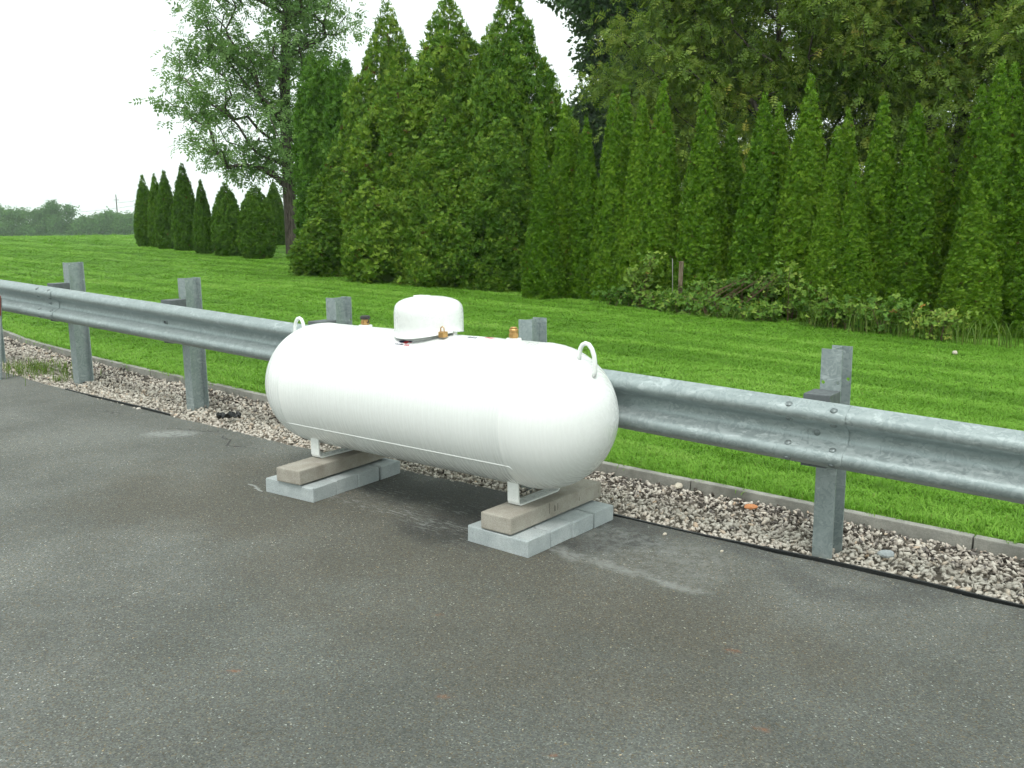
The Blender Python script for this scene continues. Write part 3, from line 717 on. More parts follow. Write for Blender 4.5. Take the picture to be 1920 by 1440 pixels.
# concrete pads: grey blocks on the asphalt, tan beam on top
block_me = []
for k in range(3):
    b = box_bm(0, 0.397, 0, 0.1935, 0.0, 0.091, 0.007, 2); r_ = np.random.default_rng(k)
    for v in b.verts: v.co += Vector(r_.normal(size=3)*0.0008)
    block_me.append(bm_mesh('concrete_block', b, M['block']))
def pad(ox, oy, deg, side, zt, bx, by, bdeg, bl):
    th = math.radians(deg); c, s = math.cos(th), math.sin(th)
    names = ['front', 'second', 'third', 'rear']; d = 0
    gaps = [0, 0.004, 0.003, 0.005] if side == 'right' else [0, 0.003, 0.001, 0.009]
    tilt = Matrix.Rotation(math.atan(SX), 4, 'Y').inverted() if False else None
    for k in range(4):
        d += gaps[k]; jx = random.uniform(-0.003, 0.003) if side == 'left' else (0, -0.004, 0.0, 0.003)[k]
        x = ox-(d)*s+jx*c; y = oy+d*c+jx*s
        o = link('concrete_block', block_me[(k*2+(side == 'left')) % 3], None, (x, y, float(plane(x+0.2*c, y+0.1))+0.0008), (math.atan(SY), -math.atan(SX)*1.0, th+(0, 0.006, -0.004, 0.01)[k]))
        tag(o, '%s grey concrete block of four under the %s end of the tank' % (names[k], side), 'block', 'grey concrete blocks under the tank')
        d += 0.1945
    z0 = float(plane(bx, by+0.4))+0.0945
    b = box_bm(0, 0.197, 0, bl, 0, zt-z0-0.001, 0.008, 2)
    bo = link('concrete_beam', bm_mesh('concrete_beam', b, M['beam']), None, (bx, by, z0), (0, 0, math.radians(bdeg)))
    tag(bo, 'tan concrete beam across the grey blocks under the %s end of the tank' % side, 'beam', 'tan concrete beams under the tank')
    if side == 'right':
        for q, (yy, hh, lean) in enumerate(((0.33, 0.055, 0.0), (0.375, 0.035, 0.005), (0.382, 0.03, -0.004), (0.405, 0.038, 0.002), (0.61, 0.02, 0), (0.80, 0.02, 0))):
            bm = box_bm(0.1966, 0.1976, yy, yy+0.0032, 0.03, 0.03+hh)
            link('scratch', bm_mesh('scratch', bm, m_plain('scratch_dark%d' % q, (0.10, 0.085, 0.065), 0.9) if q == 0 else bpy.data.materials['scratch_dark0']), bo)
pad(-1.5352, -0.9533, -0.39, 'right', 0.2240, -1.440, -0.957, -0.4, 0.835)
pad(-3.0459, -1.070, 4.68, 'left', 0.2570, -2.928, -1.078, 4.3, 0.80)

# ------------------------------------------------------------------ vegetation builders
def norm(a): return a/np.maximum(np.linalg.norm(a, axis=-1, keepdims=True), 1e-9)
def frames(Z, hint):
    """orthonormal axes X, Y, Z from a direction and a rough normal"""
    Z = norm(Z); X = norm(np.cross(hint, Z)); Y = np.cross(Z, X); return X, Y, Z
def scatter(TV, TF, pos, X, Y, Z, sc):
    Mx = np.stack([X, Y, Z], -1)*sc[:, None, None]
    V = np.einsum('nij,kj->nki', Mx, TV)+pos[:, None, :]; k = len(TV)
    F = TF[None]+(np.arange(len(pos))*k)[:, None, None]
    return V.reshape(-1, 3), F.reshape(-1, TF.shape[1])

def fan_template(angles, lens, width, bend=0.12):
    V, F = [], []
    for i, (a, L) in enumerate(zip(angles, lens)):
        s, c = math.sin(a), math.cos(a); o = len(V); bx, bz = 0.12*s, 0.12*abs(s)
        px, pz = c*width, -s*width; m = 0.55
        V += [(bx, 0, bz), (bx+s*L*m+px, bend*0.4*L, bz+c*L*m+pz), (bx+s*L, -bend*L, bz+c*L), (bx+s*L*m-px, bend*0.4*L, bz+c*L*m-pz)]
        F += [(o, o+1, o+2), (o, o+2, o+3)]
    return np.array(V), np.array(F)
FAN5 = fan_template([-0.95, -0.45, 0.0, 0.5, 1.0], [0.62, 0.86, 1.0, 0.84, 0.6], 0.10)
FAN4 = fan_template([-0.8, -0.22, 0.35, 0.95], [0.7, 1.0, 0.92, 0.62], 0.12)
FAN3 = fan_template([-0.6, 0.05, 0.7], [0.8, 1.0, 0.75], 0.16)

def prof_spire(t): return np.minimum(1.0, 0.86+0.9*t)*(1-t)**0.86*1.05
def prof_bullet(t): return np.minimum(1.0, 0.70+2.0*t)*(1-t**2.7)**0.95
def prof_column(t): return np.minimum(1.0, 0.80+1.0*t)*(1-t**4.0)**0.8
def prof_loose(t): return np.minimum(1.0, 0.86+0.8*t)*(1-t**1.8)

def arb_crown(H, R, seed, prof, nl, ns, lump, size, fan, up=0.55, out=0.5, jit=0.4, stretch=1.4, bulge=0.14, z0=0.02, core=0.72, face=0.42, sink=0.55):
    """returns V, F, tone of a conifer crown: many flat sprays gathered in lumps over a tapering body"""
    r = np.random.default_rng(seed)
    # lumps over the surface, denser where the crown is wide
    gt = np.linspace(0, 1, 400); cdf = np.cumsum(prof(gt)*0.9+0.12); cdf /= cdf[-1]; n = nl; t = np.interp((np.arange(n)+r.uniform(0.1, 0.9, n))/n, cdf, gt)
    th = (np.arange(n)*2.39996+r.uniform(0, 0.7, n)); ph = r.uniform(0, 6.28, 4)
    big = 1+bulge*(np.sin(2*th+ph[0]+3*t)+np.sin(3*th+ph[1]-7*t)+0.6*np.sin(th*5+t*17+ph[2]))/2
    rad = prof(t)*R*big
    lr = lump*(0.75+0.6*r.random(n))*np.clip(0.45+prof(t), 0.45, 1.1)
    rc = np.maximum(rad-lr*sink, rad*0.35)
    C = np.stack([rc*np.cos(th), rc*np.sin(th), z0+t*H*0.985], -1)
    ltone = r.normal(0.5, 0.13, n)
    w = lr**2; w /= w.sum(); li = r.choice(n, ns, p=w)
    d = norm(r.normal(size=(ns, 3))); outv = np.stack([np.cos(th[li]), np.sin(th[li]), 0.15*np.ones(ns)], -1)
    d = norm(d+0.75*outv); d[:, 2] *= stretch
    P = C[li]+d*(lr[li]*(0.55+0.5*r.random(ns)))[:, None]; P[:, 2] = np.maximum(P[:, 2], 0.02+0.05*r.random(ns))
    rr = norm(np.stack([P[:, 0], P[:, 1], np.zeros(ns)], -1)+1e-6)
    Z = up*np.array([0, 0, 1.0])+out*norm(d*0.6+rr*0.6)+jit*r.normal(size=(ns, 3))
    hint = norm(d*np.array([1, 1, 1/stretch])+0.2*rr+face*r.normal(size=(ns, 3)))
    X, Y, Zn = frames(Z, hint); sc = size*(0.65+0.7*r.random(ns))
    V, F = scatter(fan[0], fan[1], P, X, Y, Zn, sc)
    tone = np.clip(ltone[li]+r.normal(0, 0.19, ns), 0, 0.99); tone[r.random(ns) < 0.004] = 1.0
    T = np.repeat(tone, len(fan[0]))
    # inner mass of old foliage
    nz, na = 16, 14; tt = np.linspace(0, 0.86, nz); aa = np.arange(na)*2*np.pi/na
    q = prof(tt)[:, None]*R*core*(1+0.16*np.sin(3*aa[None]+ph[3]+5*tt[:, None])+0.10*r.normal(size=(nz, na)))
    CV = np.stack([q*np.cos(aa), q*np.sin(aa), np.repeat((0.03+tt*H*0.98)[:, None], na, 1)], -1).reshape(-1, 3)
    i = np.arange(nz-1)[:, None]*na; j = np.arange(na)[None]; a_, b_, c_, d_ = i+j, i+(j+1) % na, i+na+(j+1) % na, i+na+j
    CF = np.concatenate([np.stack([a_, b_, c_], -1).reshape(-1, 3), np.stack([a_, c_, d_], -1).reshape(-1, 3)])
    F = np.concatenate([F, CF+len(V)]); T = np.concatenate([T, np.full(len(CV), 0.35)]); V = np.concatenate([V, CV])
    return V, F, T

trunk_proto = {}
def trunk_mesh(H, r0, mat, key):
    k = (key, round(H, 1))
    if k not in trunk_proto:
        path = [(0.02*math.sin(3*q), 0.02*math.cos(2*q), -0.15+q*(H*0.9+0.15)) for q in np.linspace(0, 1, 7)]
        trunk_proto[k] = bm_mesh('trunk', tube_bm(path, [r0*(1-0.85*q) for q in np.linspace(0, 1, 7)], 8), mat, True)
    return trunk_proto[k]

def gz(x, y): return float(lawn_z(x, y))
def place_tree(name, crown_me, trunk_me, x, y, s, rz_, label, cat, group):
    o = empty(name, (x, y, gz(x, y)-0.02), rz_); tag(o, label, cat, group)
    c = link('crown', crown_me, o); c.scale = s
    t_ = link('trunk', trunk_me, o); t_.scale = (1, 1, s[2])
    return o

# ---- hedge of slender arborvitae
HV = []
for k in range(4):
    V, F, T = arb_crown(3.8, 0.515, 100+k, prof_spire, 620, 22000, 0.082, 0.056, FAN3, up=0.9, out=0.3, jit=0.45, stretch=1.5, bulge=0.07, core=0.74, face=0.4, sink=0.45)
    HV.append(np_mesh('crown', V, F, M['hedge'], T))
HT = trunk_mesh(3.8, 0.06, M['barkbrown'], 'h')
hedge = [(-10.54, 12.02, 3.72, 0.9), (-9.30, 11.18, 3.80, 0.95), (-9.28, 10.43, 2.82, 0.86), (-8.75, 11.14, 3.50, 0.9), (-8.33, 11.86, 4.15, 1.0), (-8.14, 11.10, 3.86, 0.9),
         (-7.48, 11.05, 3.82, 0.95), (-7.04, 11.02, 4.03, 1.0), (-6.16, 10.96, 3.92, 1.05), (-6.02, 11.70, 3.29, 1.0), (-5.11, 11.64, 3.60, 0.9), (-5.06, 10.88, 3.69, 1.05),
         (-4.27, 10.83, 3.89, 1.1), (-3.89, 11.55, 3.44, 0.9), (-3.79, 10.79, 3.08, 0.85), (-3.63, 10.10, 2.50, 0.75), (-3.24, 10.08, 2.44, 0.75), (-3.09, 10.75, 3.49, 0.95),
         (-2.58, 10.71, 3.36, 1.0), (-2.43, 11.45, 3.05, 0.95), (-1.87, 11.41, 3.63, 1.0), (-1.52, 9.95, 2.18, 0.85), (-1.47, 10.63, 3.87, 1.1), (-1.43, 11.38, 3.92, 1.0), (-0.94, 10.60, 3.66, 1.05), (-0.30, 10.55, 3.5, 1.05)]
ORD = ['first', 'second', 'third', 'fourth', 'fifth', 'sixth', 'seventh', 'eighth', 'ninth', 'tenth', 'eleventh', 'twelfth', 'thirteenth', 'fourteenth', 'fifteenth', 'sixteenth', 'seventeenth', 'eighteenth', 'nineteenth', 'twentieth', 'twenty-first', 'twenty-second', 'twenty-third', 'twenty-fourth', 'twenty-fifth', 'twenty-sixth']
hx = sorted(hedge, key=lambda h: (h[0]-CAM[0])/(h[1]-CAM[1]))
for i, (x, y, h, w) in enumerate(hx):
    hb = h/3.8
    what = 'short young arborvitae in front of the row' if h < 2.9 else ('slender arborvitae standing behind the front row' if y > 11.3 else 'tall pointed arborvitae in the front row')
    place_tree('hedge_arborvitae', HV[(i*3+2) % 4], HT, x, y, (w*(0.92+0.08*hb), w*(0.92+0.08*hb), hb), i*2.1, '%s, %s hedge spire from the left' % (what, ORD[i]), 'tree', 'hedge of slender arborvitae')

# ---- tall loose arborvitae in the middle
BV = []
for k in range(3):
    V, F, T = arb_crown(6.6, 1.6, 300+k, prof_loose, 380, 36000, 0.28, 0.118, FAN3, up=0.75, out=0.45, jit=0.6, stretch=1.15, bulge=0.25, core=0.52, face=0.55, sink=0.26)
    BV.append(np_mesh('crown', V, F, M['bigarb'], T))
BT = trunk_mesh(6.6, 0.13, M['barkbrown'], 'b')
for i, (x, y, h, w, lab) in enumerate([
        (-16.44, 13.6, 6.84, 0.80, 'tall bushy arborvitae with rounded tip, leftmost of the tall middle group'),
        (-14.04, 13.2, 6.75, 0.95, 'broad tall arborvitae in the middle of the tall group'),
        (-11.92, 12.9, 6.60, 0.82, 'tallest dark arborvitae at the right end of the tall group'),
        (-16.9, 12.6, 3.7, 0.72, 'low bushy arborvitae in front of the tall group, at its left end'),
        (-14.6, 12.0, 5.0, 0.78, 'mid-height bushy arborvitae between the tall ones, front left'),
        (-12.9, 11.75, 4.2, 0.66, 'mid-height bushy arborvitae in front of the broad tall one'),
        (-11.3, 11.8, 3.7, 0.60, 'low bushy arborvitae in front of the tall group, at its right end')]):
    place_tree('tall_arborvitae', BV[i % 3], BT, x, y, (w*1.10, w*1.10, h/6.6), i*1.9+0.4, lab, 'tree', 'tall loose arborvitae')

# ---- narrow columns left of them
V, F, T = arb_crown(6.1, 0.52, 400, prof_column, 260, 9000, 0.17, 0.13, FAN4, up=0.7, out=0.3, jit=0.45, stretch=1.5, bulge=0.10, sink=0.4)
CV_ = np_mesh('crown', V, F, M['colarb'], T); CT = trunk_mesh(6.1, 0.07, M['barkbrown'], 'c')
for i, (x, y, h, w, lab) in enumerate([(-20.24, 14.3, 6.1, 1.0, 'narrow dark column arborvitae, leftmost of the three columns'), (-20.54, 15.1, 6.15, 1.0, 'narrow dark column arborvitae standing behind its two neighbours'),
                                       (-19.0, 14.3, 5.95, 1.0, 'narrow dark column arborvitae touching the tall bushy group')]):
    place_tree('column_arborvitae', CV_, CT, x, y, (w, w, h/6.1), i*2.2, lab, 'tree', 'column arborvitae')

# ---- trimmed row at the far left
TV_ = []
for k in range(4):
    V, F, T = arb_crown(2.6, (0.50, 0.47, 0.53, 0.50)[k], 500+k, (lambda t, e=(2.7, 1.9, 3.4, 2.3)[k]: np.minimum(1.0, 0.70+2.0*t)*(1-t**e)), 420, 9500, 0.09, 0.08, FAN3, up=0.7, out=0.3, jit=0.45, stretch=1.2, bulge=0.05, core=0.80, sink=0.5)
    TV_.append(np_mesh('crown', V, F, M['trimarb'], T))
TT = trunk_mesh(2.6, 0.06, M['barkbrown'], 't')
trim = [(-36.3, 18.5, 3.05, 0.95, 'leftmost trimmed arborvitae of the row on the lawn'), (-34.9, 18.2, 3.05, 0.75, 'narrow trimmed arborvitae, second from the left in the lawn row'),
        (-33.4, 17.7, 3.15, 0.95, 'pointed trimmed arborvitae, third from the left in the lawn row'), (-31.35, 17.2, 3.35, 0.98, 'tallest trimmed arborvitae of the row on the lawn'),
        (-28.9, 16.3, 2.68, 0.76, 'slimmest trimmed arborvitae, fifth from the left in the lawn row'), (-27.1, 16.05, 2.55, 0.95, 'round-topped trimmed arborvitae, sixth from the left in the lawn row'),
        (-25.0, 15.7, 2.45, 1.08, 'broadest trimmed arborvitae at the right end of the lawn row'), (-34.0, 23.6, 2.9, 0.95, 'trimmed arborvitae standing far behind the row, beside the tree trunk')]
for i, (x, y, h, w, lab) in enumerate(trim):
    place_tree('trimmed_arborvitae', TV_[(1, 3, 1, 3, 1, 2, 2, 0)[i]], TT, x, y, (w, w, h/2.6), i*1.3, lab, 'tree', 'trimmed arborvitae row')

# ---- broadleaf trees
def compound_leaf(n, L, w, droop=0.25, tri=False):
    V, F = [], []
    for i in range(n):
        f = (i+1)/n; z = f*0.85; y = -droop*f*f
        for s in ((-1, 1) if i < n-1 else (0,)):
            o = len(V); dx, dz = (s*L, 0.30*L) if s else (0.0, L*0.9); px, pz = (-dz*w, abs(dx)*w) if s else (w*L, 0)
            if tri:
                V += [(dx*0.12+px, y, z+dz*0.12+pz), (dx, y-0.12*L, z+dz), (dx*0.12-px, y, z+dz*0.12-pz)]; F += [(o, o+1, o+2)]
                continue
            V += [(0, y, z), (dx*0.5+px, y+0.05*L, z+dz*0.5+pz), (dx, y-0.12*L, z+dz), (dx*0.5-px, y+0.05*L, z+dz*0.5-pz)]
            F += [(o, o+1, o+2), (o, o+2, o+3)]
    return np.array(V), np.array(F)
CL4 = compound_leaf(4, 0.42, 0.22); CLT = compound_leaf(4, 0.44, 0.26, 0.3, True)
def simple_cluster(seed, n=5, w=0.3):
    r = np.random.default_rng(seed); V, F = [], []
    for i in range(n):
        d = norm(r.normal(size=3)+np.array([0, 0, 0.5])); s = norm(np.cross(d, r.normal(size=3))); b = r.normal(size=3)*0.35; o = len(V); L = 0.55
        V += [b, b+d*L*0.5+s*w*L, b+d*L, b+d*L*0.5-s*w*L]; F += [(o, o+1, o+2), (o, o+2, o+3)]
    return np.array(V), np.array(F)
SC6 = simple_cluster(1, 6, 0.34)

def broadleaf(seed, trunk_top, blobs, ncl, leaves, lsize, tmpl, cr, r_base, shell=0.4, droop=0.35, crown_low=None):
    r = np.random.default_rng(seed); bl = np.array(blobs, float); vol = (bl[:, 3:6].prod(1))**0.7; vol /= vol.sum()
    bi = r.choice(len(bl), ncl, p=vol); d = norm(r.normal(size=(ncl, 3))); rad = (shell+(1-shell)*r.random(ncl)**0.5)
    Cc = bl[bi, :3]+d*bl[bi, 3:6]*rad[:, None]
    Cc[:, 2] = np.maximum(Cc[:, 2], crown_low if crown_low else 0.4)
    tt = np.array(trunk_top, float); nt = 12
    nodes = [np.array([0, 0, -0.2])]; par = [-1]
    for i in range(1, nt+1):
        f = i/nt; nodes.append(tt*f+np.array([0.12*math.sin(5*f+seed), 0.12*math.cos(4*f+seed), 0])*f); par.append(len(nodes)-2)
    tips = []
    order = np.argsort(np.linalg.norm(Cc[:, :2]-np.interp(Cc[:, 2], [0, tt[2]], [0, 1])[:, None]*tt[:2], axis=1))
    for ci in order:
        c = Cc[ci]; A = np.array(nodes); dv = c-A; dist = np.linalg.norm(dv, axis=1)+np.where(dv[:, 2] < 0.25*np.linalg.norm(dv[:, :2], axis=1), 1.2, 0)+np.where(A[:, 2] < 0.9, 4, 0)
        k = int(np.argmin(dist)); L = np.linalg.norm(dv[k]); p = k; ns_ = max(1, min(4, int(L/0.5)))
        for q in range(1, ns_+1):
            f = q/ns_; pt = nodes[k]*(1-f)+c*f+np.array([0, 0, 0.12*L*math.sin(math.pi*f)])+(r.normal(size=3)*0.06*L*(f < 1))
            nodes.append(pt); par.append(p); p = len(nodes)-1
        tips.append(p)
    cnt = np.zeros(len(nodes))
    for t in tips: cnt[t] += 1
    for i in range(len(nodes)-1, 0, -1): cnt[par[i]] += cnt[i]
    cnt = np.maximum(cnt, 0.5); radn = r_base*(cnt/cnt[0])**0.48; radn = np.maximum(radn, 0.008)
    N = np.array(nodes); par = np.array(par); e = np.arange(1, len(N)); p0, p1 = N[par[e]], N[e]; r1 = radn[e]; r0 = np.minimum(radn[par[e]], r1*1.7+0.01)
    r0[par[e] <= nt] = np.where(e[par[e] <= nt] <= nt, radn[par[e][par[e] <= nt]], r1[par[e] <= nt]*1.3)
    Zd = norm(p1-p0); X, Y, Zd = frames(Zd, np.tile([0.3, 0.9, 0.31], (len(e), 1))); k = 6; aa = np.arange(k)*2*np.pi/k
    ring = X[:, None]*np.cos(aa)[None, :, None]+Y[:, None]*np.sin(aa)[None, :, None]
    BVv = np.concatenate([p0[:, None]+ring*r0[:, None, None], p1[:, None]+ring*r1[:, None, None]], 1).reshape(-1, 3)
    j = np.arange(k); q = np.stack([j, (j+1) % k, k+(j+1) % k, k+j], -1); BF = (q[None]+(np.arange(len(e))*2*k)[:, None, None]).reshape(-1, 4)
    li = r.integers(0, ncl, leaves); g = r.normal(size=(leaves, 3))*np.array([1, 1, 0.7]); P = Cc[li]+g*cr*(0.6+0.5*r.random(leaves))[:, None]
    Z = g*0.7+r.normal(size=(leaves, 3))*0.6+np.array([0, 0, -droop]); hint = np.array([0, 0, 1.0])+0.75*r.normal(size=(leaves, 3))
    X, Y, Zl = frames(Z, hint); sc = lsize*(0.65+0.7*r.random(leaves))
    V, F = scatter(tmpl[0], tmpl[1], P, X, Y, Zl, sc)
    ct = r.normal(0.48, 0.14, ncl); tone = np.clip(ct[li]+r.normal(0, 0.16, leaves), 0, 1)
    return (BVv, BF), (V, F, np.repeat(tone, len(tmpl[0])))
def add_broadleaf(name, x, y, label, group, mat, bark, zoff=0.0, rotz=0.0, **kw):
    (bv, bf), (v, f, t) = broadleaf(**kw)
    o = empty(name, (x, y, gz(x, y)+zoff), rotz); tag(o, label, 'tree', group)
    link('trunk', np_mesh('trunk', bv, bf, bark, smooth=True), o); link('crown', np_mesh('crown', v, f, mat, t), o)
    return o
# pale airy tree on the left; its limbs reach mostly to the viewer's left
add_broadleaf('pale_tree', -26.4, 18.3, 'airy pale-leaved tree with bare-trunk base behind the trimmed row', 'broadleaf trees', M['leafpale'], M['bark'], seed=21, trunk_top=(0.1, 0.1, 9.6),
              blobs=[(-1.2, -0.7, 4.4, 2.6, 2.2, 1.5), (-2.2, -1.3, 6.3, 2.5, 1.8, 1.5), (-0.8, -0.2, 8.2, 3.0, 2.4, 1.6), (1.2, 0.9, 8.6, 1.9, 1.6, 1.3), (-0.9, -0.5, 10.6, 3.0, 2.4, 1.6), (1.0, 0.7, 10.4, 2.2, 2.0, 1.5), (0.2, 0.1, 6.2, 1.6, 1.5, 1.2), (-1.6, -1.0, 3.4, 1.2, 1.0, 0.7), (0.3, 0.0, 3.2, 1.0, 1.0, 0.6)],
              ncl=270, leaves=6600, lsize=0.34, tmpl=CL4, cr=0.36, r_base=0.24, crown_low=1.7)
# large olive-green trees over the hedge
olive = [(-8.6, 19.6, 31, 'large olive-green tree over the middle of the hedge', [(0, 0, 4.2, 3.6, 2.4, 1.6), (-2.2, -1.4, 5.4, 2.2, 1.8, 1.6), (1.8, 1.2, 5.6, 2.4, 1.8, 1.7), (0, 0, 6.8, 3.6, 2.6, 1.6), (-1.6, -1, 8.2, 2.6, 2.2, 1.5), (1.8, 1.2, 8.0, 2.6, 2.2, 1.5), (2.8, 1.9, 3.9, 1.6, 1.4, 1.2), (-1.5, -1.0, 3.0, 2.4, 1.6, 0.9), (1.6, 1.0, 2.9, 2.4, 1.6, 0.9)]),
         (-4.4, 21.0, 33, 'large olive-green tree with sky gaps, at the right end of the hedge', [(0.2, 0, 4.2, 2.6, 2.2, 1.5), (-1.2, -0.8, 5.8, 1.9, 1.7, 1.4), (1.6, 1.1, 6.0, 2.0, 1.8, 1.4), (0, 0, 7.4, 3.2, 2.4, 1.4), (0.6, 0.2, 8.6, 2.8, 2.4, 1.3), (2.4, 1.6, 4.4, 1.5, 1.4, 1.3), (0, 0, 2.9, 2.6, 1.8, 0.9)]),
         (-0.2, 20.2, 35, 'olive-green tree cut by the right edge of the frame', [(0, 0, 4.4, 2.6, 2.2, 1.6), (-1.3, -1.0, 6.0, 2.2, 1.8, 1.5), (1.0, 0.6, 6.6, 2.4, 2.2, 1.6), (0, 0, 8.0, 2.8, 2.2, 1.5)])]
for x, y, sd_, lab, bl in olive:
    add_broadleaf('olive_tree', x, y, lab, 'broadleaf trees', M['leafolive'], M['bark'], seed=sd_, trunk_top=(0.2, 0.1, 7.8), blobs=bl, ncl=420, leaves=29000, lsize=0.225, tmpl=CLT, cr=0.36, r_base=0.2, shell=0.25, droop=0.5, crown_low=2.0)
add_broadleaf('dark_tree', -20.2, 33.6, 'dense dark green tree behind the left part of the hedge', 'broadleaf trees', M['leafdark'], M['bark'], seed=41, trunk_top=(0.2, 0.1, 12.0),
              blobs=[(0.6, 0.5, 6.4, 2.6, 2.2, 1.8), (-0.8, -0.4, 8.6, 2.2, 2.0, 1.6), (1.5, 1.0, 9.4, 2.8, 2.4, 2.2), (-1.2, -0.8, 11.4, 3.2, 2.8, 1.8), (1.8, 1.2, 12.6, 3.4, 2.8, 2.2), (3.2, 2.2, 7.2, 2.6, 2.4, 2.0)], ncl=300, leaves=15000, lsize=0.42, tmpl=SC6, cr=0.42, r_base=0.3, crown_low=3.5)
add_broadleaf('dark_tree', -25.0, 37.0, 'lower dark tree showing in the gap between tall group and hedge', 'broadleaf trees', M['leafdark'], M['bark'], seed=43, trunk_top=(0.1, 0.1, 6.5),
              blobs=[(0, 0, 4.6, 2.6, 2.4, 1.8), (0.6, 0.4, 6.4, 2.2, 2.0, 1.3), (2.6, 1.8, 5.2, 2.0, 1.8, 1.5)], ncl=160, leaves=7500, lsize=0.42, tmpl=SC6, cr=0.42, r_base=0.22, crown_low=1.5)
# far trees beyond the crest of the lawn
far = [(-197.5, 86.0, 7.0, 51, 'hazy far tree at the left edge of the skyline', [(0, 0, 4.0, 3.0, 3.0, 2.6), (1.6, 1.2, 6.4, 2.0, 2.0, 1.6), (-2, -1, 6.0, 2.0, 2.0, 1.8)]),
       (-193.5, 89.5, 7, 53, 'hazy far bushy tree with a gap beside it, second on the skyline', [(0, 0, 3.4, 2.6, 2.6, 2.2), (0.8, 0.8, 6.2, 1.3, 1.3, 1.2)]),
       (-189.5, 92.6, 8, 55, 'far tree with tufted top rising above the skyline bushes', [(0, 0, 4.0, 3.6, 3.2, 2.6), (-0.8, -0.6, 7.6, 1.5, 1.4, 1.0), (1.6, 1.2, 7.0, 1.2, 1.2, 1.0), (-1.6, -1.2, 5.6, 1.8, 1.6, 1.2)]),
       (-185.0, 96.0, 6, 57, 'low far tree left of the utility pole', [(0, 0, 3.2, 3.2, 3.0, 2.4), (1.4, 1.2, 4.8, 1.8, 1.6, 1.2)]),
       (-181.5, 98.5, 6, 59, 'low far tree just left of the utility pole base', [(0, 0, 3.6, 3.0, 2.8, 2.6), (0, 0, 5.4, 1.7, 1.6, 1.2)]),
       (-178.0, 101.0, 6, 61, 'low far tree just right of the utility pole', [(0, 0, 3.6, 3.2, 2.8, 2.4), (-1, -0.8, 5.2, 1.5, 1.4, 1.1)]),
       (-174.5, 103.4, 6, 63, 'low far tree half hidden by the leftmost trimmed arborvitae', [(0, 0, 3.6, 3.2, 3.0, 2.4), (1, 0.8, 5.0, 1.8, 1.6, 1.2)]),
       (-168.0, 108.5, 6, 65, 'far tree glimpsed between the trimmed arborvitae', [(0, 0, 3.2, 3.6, 3.0, 2.2), (1, 0.8, 4.4, 2.2, 2.0, 1.2)])]
for x, y, h, sd_, lab, bl in far:
    bl = [(2*p[0], 2*p[1], 2*p[2]-3.0, 2*p[3], 2*p[4], 2*p[5]) for p in bl]; x, y = 2*x-CAM[0], 2*y-CAM[1]
    add_broadleaf('far_tree', x, y, lab, 'far trees on the skyline', M['leaffar'], M['bark'], seed=sd_, trunk_top=(0.2, 0.2, h*1.4), blobs=bl, ncl=110, leaves=1900, lsize=1.35, tmpl=SC6, cr=1.0, r_base=0.4, shell=0.3, crown_low=0.8)
# distant hills
def hills():
    n = 60; a = np.linspace(-2.2, 0.6, n); R1, R2 = 500, 580
    h = 3.0+2.6*np.sin(a*7)+1.6*np.sin(a*17+1); V = []
    for R_, hh in ((R1, np.full(n, -6.0)), (R1+40, h), (R2, h*0.7), (R2+30, np.full(n, -6.0))):
        V.append(np.stack([R_*np.sin(a), R_*np.cos(a), hh], -1))
    V = np.concatenate(V); i = np.arange(n-1); F = np.concatenate([np.stack([k*n+i, k*n+i+1, (k+1)*n+i+1, (k+1)*n+i], -1) for k in range(3)])
    return np_mesh('hills', V, F, M['hills'], smooth=True)
tag(link('hills', hills()), 'low blue distant hills beyond the far trees', None, None, 'structure')

# utility poles with wires
def pole(x, y, top, label, can):
    g = gz(x, y); o = empty('utility_pole', (x, y, g)); tag(o, label, 'pole', 'utility poles')
    link('shaft', bm_mesh('shaft', tube_bm([(0, 0, -0.5), (0, 0, (top-g)*0.5), (0, 0, top-g)], [0.26, 0.24, 0.2], 10), M['darkpole'], True), o)
    link('crossarm', bm_mesh('crossarm', box_bm(-0.09, 0.09, -1.2, 1.2, top-g-2.2, top-g-2.0), M['darkpole']), o)
    if can: link('transformer', bm_mesh('transformer', lathe_bm([(0.02, 0), (0.45, 0.03), (0.5, 0.1), (0.5, 1.2), (0.3, 1.35), (0.03, 1.4)], 16), m_plain('transformer_grey', (0.10, 0.11, 0.11), 0.6), True), o, (-0.75, -0.6, top-g-3.2))
    return o
pole(2*-179.97-CAM[0], 2*99.86-CAM[1], 12.8, 'thin utility pole rising above the far trees', False)
pole(2*-175.4-CAM[0], 2*102.6-CAM[1], 11.0, 'utility pole with transformer behind the leftmost trimmed arborvitae', True)
def wire(a, b, sag, label):
    pts = [Vector(a).lerp(Vector(b), q/16)-Vector((0, 0, sag*4*(q/16)*(1-q/16))) for q in range(17)]
    tag(link('power_wire', bm_mesh('power_wire', tube_bm(pts, 0.05, 5), M['blackcap'])), label, 'wire', 'power wires')
wire((-361.5, 204.26, 9.6), (-352.4, 209.74, 10.6), 0.2, 'upper power wire between the two far poles')
wire((-374.6, 195.5, 6.1), (-352.4, 209.74, 8.7), 0.2, 'lower power wire running past the thin far pole')

